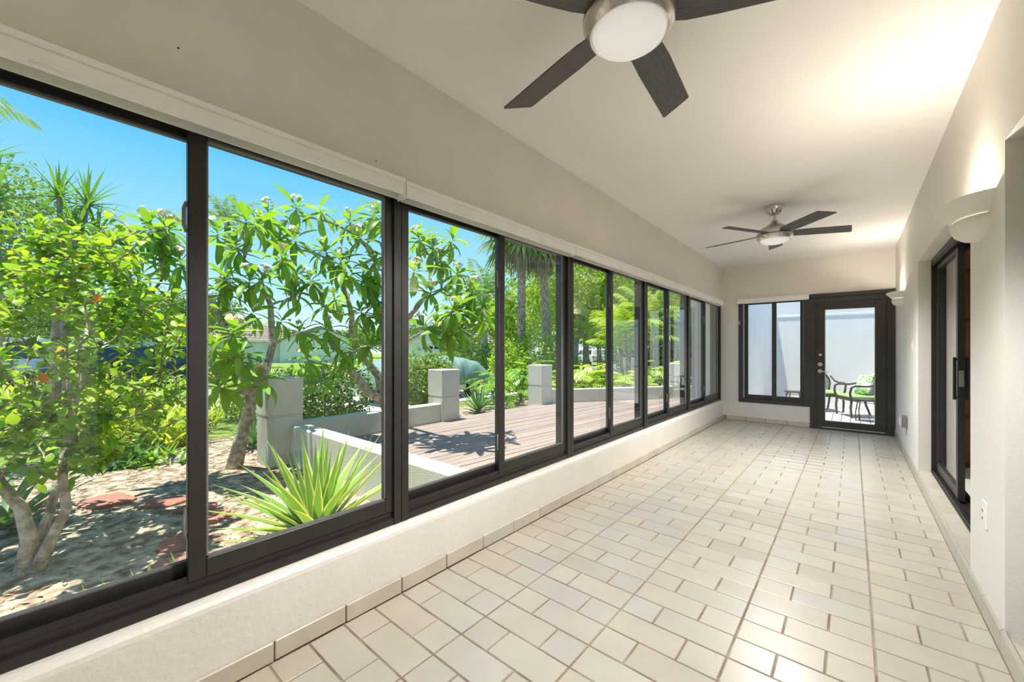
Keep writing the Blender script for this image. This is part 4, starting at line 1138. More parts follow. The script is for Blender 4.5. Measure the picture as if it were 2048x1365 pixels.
def leaf_strip(L=1.0, W=0.3, n=6, bend=0.3, fold=0.15, peak=0.5, sharp=1.0, base=0.1, stem=0.0):
    """verts, quads, uv of a leaf along +x, 3 verts across; bends down with -z"""
    V, UV = [], []
    xs, ang, x, z = [], 0.0, 0.0, 0.0
    for i in range(n + 1):
        t = i / n
        if t <= peak:
            w = base + (1 - base) * math.sin(0.5 * math.pi * t / peak)
        else:
            w = max(0.0, math.cos(0.5 * math.pi * (t - peak) / (1 - peak))) ** sharp
        w = max(w, 0.015) * W / 2
        if i: 
            a = -bend * ((i - 0.5) / n)
            x += L / n * math.cos(a * 2); z += L / n * math.sin(a * 2)
        V += [(x, -w, z + fold * w), (x, 0, z), (x, w, z + fold * w)]
        UV += [(0, t), (0.5, t), (1, t)]
    Q = []
    for i in range(n):
        k = 3 * i
        Q += [(k, k + 3, k + 4, k + 1), (k + 1, k + 4, k + 5, k + 2)]
    V = np.array(V); 
    if stem: V[:, 0] += stem
    return V, np.array(Q), np.array(UV)

class LeafSet:
    """leaves of one plant: the 300 that show largest are parts, the rest are joined"""
    def __init__(s, parent, variants, mat, name='leaf'):
        s.p, s.var, s.mat, s.name, s.items = parent, variants, mat, name, []
        s.meshes = [np_mesh(name, v[0], v[1], mat, v[2], True) for v in variants]
    def add(s, pos, direction, normal, scale, k):
        x = Vector(direction).normalized(); nz = Vector(normal)
        y = nz.cross(x)
        if y.length < 1e-4: y = Vector((1, 0, 0)).cross(x)
        y.normalize(); z = x.cross(y)
        m = Matrix(((x.x, y.x, z.x, 0), (x.y, y.y, z.y, 0), (x.z, y.z, z.z, 0), (0, 0, 0, 1)))
        s.items.append((Matrix.Translation(pos) @ m @ Matrix.Scale(scale, 4), k % len(s.var), scale))
    def finish(s, limit=300):
        def rank(it):
            c = project(it[0] @ Vector((0.5, 0, 0)))
            if c is None or not (-80 < c[0] < 2100): return 0
            return it[2] / c[2]
        s.items.sort(key=rank, reverse=True)
        off = Matrix.Translation(-ORG[s.p])
        for m, k, sc in s.items[:limit]:
            o = bpy.data.objects.new(s.name, s.meshes[k]); o.parent = s.p; o.matrix_local = off @ m; reg(o, (0, 0, 0))
        rest = s.items[limit:]
        if rest:
            VV, QQ, UU, n = [], [], [], 0
            for m, k, sc in rest:
                a = np.array(m); v = s.var[k]
                VV.append(v[0] @ a[:3, :3].T + a[:3, 3]); QQ.append(v[1] + n); UU.append(v[2]); n += len(v[0])
            np_part('foliage', np.concatenate(VV), np.concatenate(QQ), s.mat, s.p, np.concatenate(UU), kind='stuff', smooth=True)

def unit(r, n):
    v = r.normal(size=(n, 3)); return v / np.linalg.norm(v, axis=1, keepdims=True)

def cloud(parent, name, blobs, size, mat, seed, up=0.6, aspect=0.5, shell=0.55, floor=None, droop=0.0):
    """foliage of small folded leaves filling ellipsoids (cx,cy,cz,rx,ry,rz,n)"""
    r = np.random.RandomState(seed); P = []
    for (cx, cy_, cz, rx, ry, rz, n) in blobs:
        d = unit(r, n); rad = (shell + (1 - shell) * r.rand(n, 1)) ** 0.8
        lump = 1 + 0.22 * np.sin(3.1 * d[:, :1] * 2 + cx) * np.sin(2.7 * d[:, 1:2] * 2 + cy_) + 0.12 * np.sin(9 * d[:, 2:] + 7 * d[:, :1])
        P.append(np.array([[cx, cy_, cz]]) + d * rad * lump * np.array([[rx, ry, rz]]))
    P = np.concatenate(P)
    if floor is not None: P = P[P[:, 2] > floor]
    n = len(P)
    nr = unit(r, n); nr[:, 2] += up; nr /= np.linalg.norm(nr, axis=1, keepdims=True)
    d = np.cross(nr, unit(r, n)); d[:, 2] -= droop; d /= np.linalg.norm(d, axis=1, keepdims=True)
    s_ = np.cross(nr, d)
    L = size * r.uniform(0.65, 1.3, (n, 1)); W = L * aspect
    V = np.stack([P - d * L * 0.5, P + s_ * W * 0.5 + nr * L * 0.06, P + d * L * 0.5 - nr * L * 0.08, P - s_ * W * 0.5 + nr * L * 0.06], axis=1)
    return np_part(name, V.reshape(-1, 3), np.arange(4 * n).reshape(n, 4), mat, parent, kind='stuff')

def limbs(parent, base, crown, r0, seed, n=7, mat='bark_grey'):
    """trunk with main limbs reaching into the crown (cx,cy,cz,rx,ry,rz)"""
    r = random.Random(seed)
    bx_, by_, bz_ = base; cx, cy_, cz, rx, ry, rz = crown
    fork = Vector((bx_ * 0.7 + cx * 0.3, by_ * 0.7 + cy_ * 0.3, bz_ + (cz - rz * 0.55 - bz_) * 0.75))
    MB().tube([(bx_, by_, bz_ - 0.1), (bx_ + r.uniform(-.1, .1), by_ + r.uniform(-.1, .1), bz_ + (fork.z - bz_) * 0.5), tuple(fork)], [r0 * 1.3, r0, r0 * 0.85], 9).build('trunk', M[mat], parent, smooth=True)
    for k in range(n):
        a = 2 * math.pi * (k + r.random() * 0.6) / n
        e_ = Vector((cx + rx * 0.72 * math.cos(a), cy_ + ry * 0.72 * math.sin(a), cz + rz * r.uniform(-0.15, 0.6)))
        m_ = fork.lerp(e_, 0.5) + Vector((0, 0, r.uniform(0.0, 0.25) * rz))
        MB().tube([tuple(fork), tuple(m_), tuple(e_)], [r0 * 0.6, r0 * 0.36, r0 * 0.12], 7).build('limb', M[mat], parent, smooth=True)

def tree(label, u, d, zc, rxy, rz, n, size, mat, seed, r0=0.25, group='trees beyond the garden', bark='bark_grey', gz=GZ - 0.05):
    p = at(u, d)
    t = thing('tree', label, 'tree', (p.x, p.y, gz), group)
    limbs(t, (p.x, p.y, gz), (p.x, p.y, zc, rxy, rxy, rz), r0, seed, mat=bark)
    r = random.Random(seed)
    bl = [(p.x, p.y, zc, rxy * 0.8, rxy * 0.8, rz * 0.8, n // 3)]
    k = 9
    for i in range(k):
        a = 2 * math.pi * i / k + r.random()
        q = r.uniform(0.45, 0.75)
        bl.append((p.x + rxy * q * math.cos(a), p.y + rxy * q * math.sin(a), zc + rz * r.uniform(-0.45, 0.55), rxy * 0.42, rxy * 0.42, rz * 0.42, 2 * n // (3 * k)))
    cloud(t, 'foliage', bl, size, M[mat], seed, aspect=0.55)
    return t

def bush(label, c, rad, n, size, mat, seed, name='shrub', group='shrubs in the garden', shell=0.5):
    t = thing(name, label, 'shrub', (c[0], c[1], GZ), group)
    r = random.Random(seed)
    for k in range(5):
        a = 2 * math.pi * k / 5
        MB().tube([(c[0] + 0.05 * math.cos(a), c[1] + 0.05 * math.sin(a), GZ - 0.03), (c[0] + rad[0] * 0.3 * math.cos(a), c[1] + rad[1] * 0.3 * math.sin(a), c[2] * 0.5 + GZ * 0.5), (c[0] + rad[0] * 0.6 * math.cos(a), c[1] + rad[1] * 0.6 * math.sin(a), c[2] + rad[2] * 0.4)], [0.022, 0.016, 0.008], 6).build('stem', M['bark_grey'], t)
    bl = [(*c, *rad, n // 2)]
    for k in range(6):
        a = 2 * math.pi * k / 6 + r.random()
        bl.append((c[0] + rad[0] * 0.6 * math.cos(a), c[1] + rad[1] * 0.6 * math.sin(a), c[2] + rad[2] * r.uniform(-0.4, 0.35), rad[0] * 0.5, rad[1] * 0.5, rad[2] * 0.55, n // 12))
    cloud(t, 'foliage', bl, size, M[mat], seed, shell=shell, floor=GZ + 0.01)
    return t

# ------------------------------------------------------------------ branching shrub helper: tips hooked to the nearest limb
def grow(parent, nodes, tips, mat, r_tip, r_base, seed, sag=0.0, lift=0.12, name='branch'):
    """nodes: list of Vectors already on the plant; returns tip directions"""
    r = random.Random(seed); nodes = list(nodes); dirs = []
    root = nodes[0]
    for tp in sorted(tips, key=lambda p: min((p - q).length for q in nodes)):
        best = min(nodes, key=lambda q: (tp - q).length + 0.9 * max(0.0, q.z - tp.z + 0.15) + 0.10 * (q - root).length)
        L = (tp - best).length
        if L < 0.05: dirs.append((tp, Vector((0, 0, 1)))); continue
        hz = Vector((tp.x - best.x, tp.y - best.y, 0))
        p1 = best + (tp - best) * 0.35 + Vector((r.uniform(-1, 1), r.uniform(-1, 1), r.uniform(-1, 0.4))) * 0.07 * L + hz * 0.12
        p2 = best + (tp - best) * 0.72 + Vector((r.uniform(-1, 1), r.uniform(-1, 1), -0.6 - sag)) * lift * L + hz * 0.06
        pts = [best, p1, p2, tp]
        rb = min(r_base, r_tip + 0.010 * L)
        MB().tube([tuple(p) for p in pts], [rb, rb * 0.85 + r_tip * 0.15, (rb + r_tip) / 2, r_tip], 6).build(name, mat, parent, smooth=True)
        nodes += [best.lerp(p1, 0.5), p1, p1.lerp(p2, 0.5), p2]
        dirs.append((tp, (tp - p2).normalized()))
    return dirs, nodes

# ------------------------------------------------------------------ frangipani trees
PLU = [leaf_strip(1.0, w, 7, b_, 0.35, 0.58, 0.8, 0.12) for (w, b_) in ((0.23, 0.12), (0.26, 0.3), (0.22, 0.5), (0.25, 0.75))]
def flower_cluster(parent, pos, dr, r, n):
    """stalk and a head of five-petalled flowers"""
    V, Q, UV = [], [], []
    top = pos + (dr + Vector((0, 0, 0.6))).normalized() * 0.13
    for k in range(n):
        c = top + Vector((r.uniform(-1, 1), r.uniform(-1, 1), r.uniform(-0.3, 0.8))) * 0.075
        ax = ((c - top).normalized() + Vector((0, 0, 0.5)) + Vector((r.uniform(-.3, .3), r.uniform(-.3, .3), 0))).normalized()
        e1 = ax.orthogonal().normalized(); e2 = ax.cross(e1)
        s = r.uniform(0.036, 0.050)
        for q in range(5):
            a = 2 * math.pi * q / 5
            d1 = e1 * math.cos(a) + e2 * math.sin(a); d2 = -e1 * math.sin(a) + e2 * math.cos(a)
            i = len(V)
            V += [c, c + d1 * s * 0.6 - d2 * s * 0.36 + ax * s * 0.30, c + d1 * s + ax * s * 0.22, c + d1 * s * 0.62 + d2 * s * 0.36 + ax * s * 0.36]
            UV += [(0.0, 0), (0.65, 0), (1, 0), (0.65, 0)]
            Q.append((i, i + 1, i + 2, i + 3))
    o = np_part('flower_cluster', [tuple(v) for v in V], Q, M['flower'], parent, UV)
    st = MB(); st.tube([tuple(pos), tuple(pos.lerp(top, 0.6)), tuple(top)], [0.008, 0.006, 0.004], 5)
    st.build('flower_stalk', M['bark_pale'], parent)
def more(tips, f, seed, sp=0.42):
    r = random.Random(seed)
    return tips + [q + Vector((r.uniform(-sp, sp), r.uniform(-sp, sp), r.uniform(-sp * 0.5, sp * 0.4))) for q in tips if r.random() < f]
def frangipani(label, trunk, tips, seed, leaf=0.33, r0=0.075, nleaf=15, fl=0.7):
    tips = more(tips, 0.5, seed)
    """trunk: list of polylines of (x,y,z,r); tips: Vectors"""
    r = random.Random(seed)
    base = trunk[0][0]
    t = thing('frangipani_tree', label, 'tree', (base[0], base[1], GZ), 'frangipani trees by the deck')
    nodes = []
    for pl in trunk:
        MB().tube([p[:3] for p in pl], [p[3] for p in pl], 10).build('trunk', M['bark_pale'], t, smooth=True)
        for i in range(len(pl) - 1):
            for f in (0.0, 0.33, 0.66): nodes.append(Vector(pl[i][:3]).lerp(Vector(pl[i + 1][:3]), f))
        nodes.append(Vector(pl[-1][:3]))
    nodes = [q for q in nodes if q.z > 0.3] or nodes
    dirs, _ = grow(t, nodes, tips, M['bark_pale'], 0.013, 0.038, seed, lift=0.16)
    ls = LeafSet(t, PLU, M['l_plumeria'])
    for (tp, dr) in dirs:
        dr = (dr + Vector((0, 0, 0.9))).normalized()
        e1 = dr.orthogonal().normalized(); e2 = dr.cross(e1)
        n = nleaf + r.randint(-2, 3); ph = r.uniform(0, 6)
        for k in range(n):
            a = ph + k * 2.39996
            f = (k + 0.5) / n
            el = R(62 - 112 * f + r.uniform(-12, 12))
            d = (e1 * math.cos(a) + e2 * math.sin(a)) * math.cos(el) + dr * math.sin(el)
            if d.z < -0.75: d.z = -0.75
            pos = tp + dr * (0.05 - 0.11 * f)
            ls.add(pos, d, dr + Vector((0, 0, 0.3)), leaf * r.uniform(0.75, 1.2) * (0.6 if k < 2 else 1.0), (1 if f < 0.3 else (2 if f < 0.7 else 3)) if r.random() < 0.8 else 0)
        if r.random() < fl:
            flower_cluster(t, tp + dr * 0.03, dr, r, r.randint(6, 10))
    ls.finish()
    return t
def vz(u, v, d):
    p = at(u, d); p.z = CAM_H + (CY - v) / FPX * d; return p
def P4(u, v, d, r): p = vz(u, v, d); return (p.x, p.y, p.z, r)
rA = random.Random(11)
trA = [[P4(468, 938, 5.42, 0.105), P4(482, 880, 5.40, 0.085), P4(496, 830, 5.36, 0.078), P4(503, 790, 5.30, 0.066)],
       [P4(503, 790, 5.30, 0.060), P4(478, 735, 5.15, 0.05), P4(452, 670, 5.0, 0.044), P4(430, 612, 4.9, 0.035), P4(392, 590, 4.75, 0.026)],
       [P4(503, 790, 5.30, 0.060), P4(532, 742, 5.4, 0.052), P4(545, 690, 5.45, 0.045), P4(541, 610, 5.45, 0.036), P4(520, 560, 5.3, 0.026)]]
tipA = [(300, 455, 4.7), (252, 492, 4.6), (338, 462, 4.8), (362, 530, 4.7), (282, 560, 4.5), (435, 470, 5.1), (474, 500, 5.2), (452, 560, 4.9), (512, 452, 5.5), (536, 428, 5.7),
        (466, 668, 4.7), (520, 565, 5.1), (565, 520, 5.6), (505, 628, 5.0), (438, 775, 4.7), (474, 712, 4.8), (562, 645, 5.7), (345, 610, 4.6), (430, 700, 4.6), (590, 590, 5.8)]
frangipani('frangipani tree with a forked pale trunk rooted left of the nearest pillar', trA, [vz(u, v, d + rA.uniform(-0.25, 0.25)) for u, v, d in tipA], 21, leaf=0.35)
trB = [[P4(787, 908, 7.76, 0.12), P4(783, 850, 7.7, 0.11), P4(768, 800, 7.55, 0.10)],
       [P4(768, 800, 7.55, 0.095), P4(735, 785, 7.3, 0.085), P4(712, 752, 7.1, 0.07), P4(690, 735, 7.0, 0.055), P4(672, 690, 6.9, 0.036)],
       [P4(768, 800, 7.55, 0.09), P4(757, 752, 7.45, 0.078), P4(725, 712, 7.25, 0.064), P4(702, 672, 7.1, 0.054), P4(704, 632, 6.95, 0.045), P4(690, 575, 6.8, 0.035)],
       [P4(768, 800, 7.55, 0.08), P4(790, 700, 7.2, 0.06), P4(815, 640, 6.8, 0.05), P4(845, 600, 6.4, 0.035)]]
tipB = [(590, 482, 6.3), (640, 424, 6.6), (652, 505, 6.2), (700, 446, 6.6), (722, 478, 6.3), (748, 432, 6.6), (690, 545, 6.2), (740, 548, 6.4), (622, 565, 6.0), (650, 615, 6.3), (602, 665, 6.2), (722, 625, 6.3), (756, 600, 6.5),
        (838, 480, 6.2), (866, 498, 6.3), (828, 545, 6.0), (882, 522, 6.2), (912, 552, 5.9), (946, 582, 5.8), (862, 586, 6.0), (905, 622, 5.7), (852, 655, 5.9), (892, 668, 5.8), 
        (642, 768, 6.6), (680, 700, 6.4), (738, 692, 6.4), (615, 720, 6.4), (965, 615, 6.2)]
frangipani('wide frangipani tree spreading its branches over the deck behind the low wall', trB, [vz(u, v, d + rA.uniform(-0.3, 0.3)) for u, v, d in tipB], 31, leaf=0.38, r0=0.1)

# ------------------------------------------------------------------ hibiscus
rH = random.Random(5); nH = np.random.RandomState(6)
hb = Vector((-4.52, -0.10, GZ))
t = thing('hibiscus_shrub', 'tall hibiscus shrub with orange blooms close to the window', 'shrub', tuple(hb))
stems = [[(-4.52, -0.10, GZ - 0.03, 0.085), (-4.55, -0.08, -0.12, 0.06), (-4.62, -0.12, 0.10, 0.05), (-4.72, -0.22, 0.28, 0.045), (-4.85, -0.34, 0.60, 0.035), (-4.9, -0.4, 1.1, 0.025), (-4.95, -0.4, 1.6, 0.018)],
         [(-4.48, -0.06, GZ - 0.03, 0.07), (-4.47, 0.02, -0.15, 0.045), (-4.52, 0.10, 0.05, 0.04), (-4.55, 0.08, 0.30, 0.035), (-4.58, 0.14, 0.55, 0.03), (-4.7, 0.10, 0.95, 0.025), (-4.75, 0.10, 1.45, 0.018)],
         [(-4.5, -0.1, GZ - 0.03, 0.06), (-4.72, 0.02, 0.0, 0.036), (-5.0, 0.12, 0.5, 0.03), (-5.2, 0.2, 1.0, 0.025), (-5.3, 0.25, 1.5, 0.016)]]
nodes = []
for pl in stems:
    MB().tube([p[:3] for p in pl], [p[3] * 0.78 for p in pl], 9).build('trunk', M['bark_pale'], t, smooth=True)
    for i in range(2, len(pl) - 1):
        for f in (0, 0.25, 0.5, 0.75): nodes.append(Vector(pl[i][:3]).lerp(Vector(pl[i + 1][:3]), f))
tips = []
while len(tips) < 210:
    q = nH.uniform(-1, 1, 3)
    if np.linalg.norm(q) > 1: continue
    c = Vector((-4.85, 0.02, 1.25)) + Vector((q[0] * 1.0, q[1] * 1.1, q[2] * 1.05))
    if c.z < 0.15: continue
    tips.append(c)
for (u, v, d) in ((300, 640, 3.3), (255, 590, 3.3), (330, 680, 3.4), (230, 520, 3.2), (180, 500, 3.2), (310, 760, 3.3), (270, 700, 3.2), (60, 470, 3.2), (120, 470, 3.3), (20, 450, 3.1), (40, 520, 3.0), (200, 620, 3.1), (140, 560, 3.1), (90, 800, 2.8), (180, 860, 3.0), (30, 850, 2.7), (240, 830, 3.2)):
    tips.append(vz(u, v, d))
for k in range(110):
    u, v = nH.uniform(-40, 300), nH.uniform(420, 880)
    if u > 230 and v > 660: continue
    tips.append(vz(u, v, nH.uniform(2.8, 4.2)))
dirs, nodes2 = grow(t, nodes, tips, M['bark_pale'], 0.005, 0.020, 8, lift=0.05)
HIB = [leaf_strip(1.0, w, 5, b_, 0.3, 0.36, 1.0, 0.35, stem=0.12) for (w, b_) in ((0.72, 0.15), (0.66, 0.4), (0.75, 0.6))]
ls = LeafSet(t, HIB, M['l_hibiscus'])
for (tp, dr) in dirs:
    for k in range(12):
        f = k / 12
        pos = tp - dr * 0.30 * f + Vector((rH.uniform(-1, 1), rH.uniform(-1, 1), rH.uniform(-1, 1))) * 0.012
        a = k * 2.4 + rH.random()
        e1 = dr.orthogonal().normalized(); e2 = dr.cross(e1)
        d = (e1 * math.cos(a) + e2 * math.sin(a)) + dr * rH.uniform(0.1, 0.9) + Vector((0, 0, rH.uniform(-0.5, 0.25)))
        ls.add(pos, d, Vector((rH.uniform(-.5, .5), rH.uniform(-.5, .5), 1)), rH.uniform(0.055, 0.10), rH.randint(0, 2))
ls.finish()
PET = leaf_strip(1.0, 0.75, 3, -0.25, 0.2, 0.7, 0.6, 0.2)
for (u, v, d) in ((148, 515, 3.0), (200, 602, 3.0), (95, 755, 2.9), (170, 540, 3.1), (128, 700, 3.1)):
    c = vz(u, v, d); ax = Vector((rH.uniform(-0.2, 0.9), rH.uniform(-.8, -.1), rH.uniform(-0.2, 0.6))).normalized()
    e1 = ax.orthogonal().normalized(); e2 = ax.cross(e1)
    VV, QQ, n = [], [], 0
    for q in range(5):
        a = 2 * math.pi * q / 5; d1 = e1 * math.cos(a) + e2 * math.sin(a)
        x = (d1 + ax * 0.55).normalized(); y = ax.cross(x).normalized(); z = x.cross(y)
        mtx = np.array([[x.x, y.x, z.x], [x.y, y.y, z.y], [x.z, y.z, z.z]]) * 0.058
        VV.append(PET[0] @ mtx.T + np.array(c)); QQ.append(PET[1] + n); n += len(PET[0])
    fo = np_part('flower', np.concatenate(VV), np.concatenate(QQ), M['l_orange'], t, smooth=True)
    MB().tube([tuple(c), tuple(c + ax * 0.06)], [0.004, 0.002], 6).build('stamen', M['flower'], fo)

# ------------------------------------------------------------------ agaves
def agave(label, c, n, L, W, mat, seed, up_only=None, name='agave', group='agaves in the mulch bed', lo=4, hi=82):
    t = thing(name, label, 'agave', tuple(c), group)
    r = random.Random(seed)
    var = [leaf_strip(1.0, W, 9, b_, 0.55, 0.32, 1.35, 0.75) for b_ in (-0.05, 0.04, 0.10, 0.18)]
    MB().lathe([(0.0, 0.16 * L), (0.05 * L, 0.14 * L), (0.08 * L, 0.06 * L), (0.07 * L, -0.03)], tuple(c), 12).build('core', M['bark_pale'], t, smooth=True)
    ls = LeafSet(t, var, mat)
    spn = MB()
    for k in range(n):
        f = (k + 0.5) / n
        a = k * 2.39996 + 0.4
        el = R(hi - (hi - lo) * f ** 0.85 + r.uniform(-5, 5))
        d = Vector((math.cos(a) * math.cos(el), math.sin(a) * math.cos(el), math.sin(el)))
        sc = L * (0.72 + 0.34 * math.sin(math.pi * min(1, f * 1.1 + 0.12))) * r.uniform(0.92, 1.06)
        if up_only and up_only(d, sc):
            d = Vector((d.x, d.y * 0.45, abs(d.z) + 0.35)).normalized(); sc *= 0.85
        pos = Vector(c) + Vector((math.cos(a), math.sin(a), 0)) * 0.05 * L + Vector((0, 0, 0.10 * L * (1 - f) + 0.02))
        nrm = Vector((-math.cos(a) * math.sin(el), -math.sin(a) * math.sin(el), math.cos(el)))
        ls.add(pos, d, nrm, sc, 0 if el > R(60) else r.randint(1, 3))
    ls.finish()
    return t
agave('big variegated agave with cream leaf edges in front of the low wall', (-3.38, 1.46, GZ), 78, 0.84, 0.100, M['l_agave'], 3, up_only=lambda d, s: 1.46 + d.y * s > 2.16 and d.z * s < 0.55)
p_ = at(956, 10.1, GZ); agave('spiky blue-green agave on the sand right of the covered car', tuple(p_), 40, 0.72, 0.08, M['l_agave2'], 4, hi=85, lo=12)
p_ = at(505, 6.5, GZ); agave('dark agave tucked behind the nearest pillar', tuple(p_), 30, 0.55, 0.09, M['l_agave2'], 5, lo=15)
p_ = at(1000, 9.9, GZ); agave('small agave at the deck edge below the ferny leaves', tuple(p_), 28, 0.45, 0.09, M['l_agave2'], 7, lo=15)
for i, (u, d, lb) in enumerate(((292, 2.42, 'tiny agave pup just outside the nearest window'), (372, 2.62, 'small agave pup beside the largest stepping stone'), (198, 2.26, 'tiny agave pup beneath the hibiscus by the glass'))):
    p_ = at(u, d, GZ); agave(lb, tuple(p_), 9, 0.26, 0.12, M['l_agave'], 8 + i, lo=45, hi=85, name='agave_pup', group='small agave pups')
p_ = at(15, 3.5, GZ); agave('broad green agave-like rosette behind the hibiscus trunks', tuple(p_), 22, 0.7, 0.11, M['l_agave2'], 12, lo=10, hi=55)

# ------------------------------------------------------------------ tall grassy clumps
def clump(label, c, n, L, W, mat, seed, name='grass_clump', group='yellow-green strap-leaf clumps', spread=0.22, lean=0.55, cat='grass'):
    t = thing(name, label, cat, tuple(c), group)
    r = random.Random(seed); VV, QQ, UU, m = [], [], [], 0
    for k in range(n):
        b_ = r.uniform(0.15, 0.75)
        v, q, uv = leaf_strip(1.0, W, 5, b_, 0.3, 0.3, 1.0, 0.6)
        a = r.uniform(0, 2 * math.pi); el = R(90 - 55 * lean * r.uniform(0.2, 1.6))
        x = Vector((math.cos(a) * math.cos(el), math.sin(a) * math.cos(el), math.sin(el)))
        y = Vector((-math.sin(a), math.cos(a), 0)); z = x.cross(y)
        sc = L * r.uniform(0.6, 1.15)
        A = np.array([[x.x, y.x, z.x], [x.y, y.y, z.y], [x.z, y.z, z.z]]) * sc
        rr = spread * math.sqrt(r.random()); a2 = r.uniform(0, 6.28)
        VV.append(v @ A.T + np.array([c[0] + rr * math.cos(a2), c[1] + rr * math.sin(a2), c[2]])); QQ.append(q + m); UU.append(uv); m += len(v)
    np_part('blades', np.concatenate(VV), np.concatenate(QQ), mat, t, np.concatenate(UU), kind='stuff', smooth=True)
    st = MB()
    st.lathe([(0.0, 0.10), (spread * 0.6, 0.06), (spread * 0.8, -0.02)], tuple(c), 10); st.build('crown_base', M['bark_grey'], t)
rC = random.Random(2)
for i, (u, d, L) in enumerate([(352, 6.7, 0.85), (318, 6.4, 0.9), (278, 6.5, 0.95), (235, 6.3, 1.0), (190, 6.6, 1.05), (345, 7.5, 1.05), (300, 7.6, 1.15), (255, 7.6, 1.2), (205, 7.7, 1.25), (150, 7.2, 1.2), (100, 7.0, 1.2), (50, 7.1, 1.2), (5, 7.2, 1.2), (330, 8.6, 1.1), (270, 8.8, 1.25), (160, 8.6, 1.3), (60, 8.6, 1.3)]):
    p_ = at(u, d, GZ)
    ords = ('first', 'second', 'third', 'fourth', 'fifth', 'sixth', 'seventh', 'eighth')
    row, kk = ('front', i) if i < 5 else (('middle', i - 5) if i < 13 else ('back', i - 13))
    clump('yellow-green strap-leaf clump, %s leftward from the window stile in the %s row' % (ords[kk], row), tuple(p_), 70, L, 0.055, M['l_grass'], 40 + i)
for i, (u, d, L) in enumerate([(338, 5.7, 0.35), (285, 5.6, 0.4), (230, 5.5, 0.42), (180, 5.4, 0.4), (130, 5.5, 0.4)]):
    p_ = at(u, d, GZ)
    clump('low dark green leafy tuft edging the mulch, %s leftward from the window stile' % ords[i], tuple(p_), 60, L, 0.16, M['l_philo'], 70 + i, name='leafy_tuft', group='low leafy tufts edging the mulch', spread=0.25, lean=0.9, cat='plant')
p_ = at(412, 8.2, GZ); clump('thin yellow-green plant with slim stems beside the window stile', tuple(p_), 40, 0.95, 0.05, M['l_grass'], 90, name='slim_plant', group='slim plants', spread=0.18, lean=0.35, cat='plant')
p_ = at(520, 6.9, GZ); clump('small yellow spiky plant on the left of the nearest pillar', tuple(p_), 40, 0.5, 0.05, M['l_grass'], 91, name='spiky_plant', group='slim plants', spread=0.1, lean=0.9, cat='plant')

# ------------------------------------------------------------------ dracaena with spiky heads
def dracaena(label, base, heads, L, seed, nb=34, W=0.07, mat='l_spike'):
    t = thing('dracaena', label, 'plant', tuple(base), 'spiky-headed dracaenas')
    r = random.Random(seed)
    for hd in heads:
        m_ = Vector(base).lerp(hd, 0.55) + Vector((r.uniform(-.15, .15), r.uniform(-.15, .15), 0.1))
        MB().tube([tuple(base), tuple(m_), tuple(hd)], [0.05, 0.038, 0.028], 8).build('stem', M['bark_grey'], t, smooth=True)
        VV, QQ, n = [], [], 0
        for k in range(nb):
            f = (k + 0.5) / nb; a = k * 2.39996; el = R(85 - 105 * f + r.uniform(-8, 8))
            v, q, uv = leaf_strip(1.0, W, 5, 0.06 + 0.4 * f, 0.4, 0.25, 1.2, 0.6)
            x = Vector((math.cos(a) * math.cos(el), math.sin(a) * math.cos(el), math.sin(el))); y = Vector((-math.sin(a), math.cos(a), 0)); z = x.cross(y)
            A = np.array([[x.x, y.x, z.x], [x.y, y.y, z.y], [x.z, y.z, z.z]]) * L * r.uniform(0.8, 1.1)
            VV.append(v @ A.T + np.array(hd)); QQ.append(q + n); n += len(v)
        np_part('leaf_head', np.concatenate(VV), np.concatenate(QQ), M[mat], t, smooth=True)
dracaena('tall dracaena with spiky heads rising above the hibiscus', at(100, 5.7, GZ), [vz(118, 395, 5.6), vz(176, 412, 5.7), vz(152, 462, 5.5), vz(196, 478, 5.9)], 0.60, 1)
dracaena('dracaena head at the left edge above the hibiscus', at(-35, 5.4, GZ), [vz(-12, 400, 5.3), vz(-40, 330, 5.4)], 0.7, 2)
dracaena('slender spiky plant beside the far pillar', at(1392, 14.5, GZ), [vz(1390, 655, 14.4), vz(1398, 690, 14.6), vz(1384, 705, 14.3)], 0.85, 3, nb=44)

# ------------------------------------------------------------------ hedges and shrubs
def hedge(label, a, c, h, w, n, size, mat, seed):
    t = thing('hedge', label, 'hedge', ((a[0] + c[0]) / 2, (a[1] + c[1]) / 2, GZ), 'clipped hedges')
    bl = []
    L = math.hypot(c[0] - a[0], c[1] - a[1]); k = max(2, int(L / (w * 0.6)))
    for i in range(k + 1):
        f = i / k
        x, y = a[0] + (c[0] - a[0]) * f, a[1] + (c[1] - a[1]) * f
        bl.append((x, y, GZ + h * 0.52, w * 0.55, w * 0.55, h * 0.52, n // (k + 1)))
        MB().tube([(x, y, GZ - 0.02), (x + 0.05, y, GZ + h * 0.4), (x, y + 0.06, GZ + h * 0.75)], [0.022, 0.016, 0.008], 6).build('stem', M['bark_grey'], t)
    cloud(t, 'foliage', bl, size, M[mat], seed, shell=0.6, floor=GZ + 0.02)
hedge('dark hedge behind the low wall under the frangipani', (-7.6, 2.9), (-8.2, 4.2), 1.30, 0.9, 5200, 0.085, 'l_dark', 1)
pa, pb = at(822, 8.9), at(872, 9.2)
hedge('sunlit hedge beside the pillar hiding the car front', (pa.x, pa.y), (pb.x, pb.y), 1.52, 0.95, 5600, 0.085, 'l_hedge', 2)
pa, pb = at(452, 9.4), at(508, 9.0)
hedge('low round hedge left of the nearest pillar', (pa.x, pa.y), (pb.x, pb.y), 0.78, 0.7, 2600, 0.075, 'l_hedge', 3)
bush('flowering bush with pinkish leaves before the white garage house', (*at(905, 33)[:2], 0.4), (1.4, 1.4, 0.9), 1600, 0.22, 'l_hedge', 4)
p_ = at(932, 34.5); bush('rounded green bush at the foot of the grey palm', (p_.x, p_.y, 1.2), (1.3, 1.3, 1.7), 1800, 0.2, 'l_dark', 5)
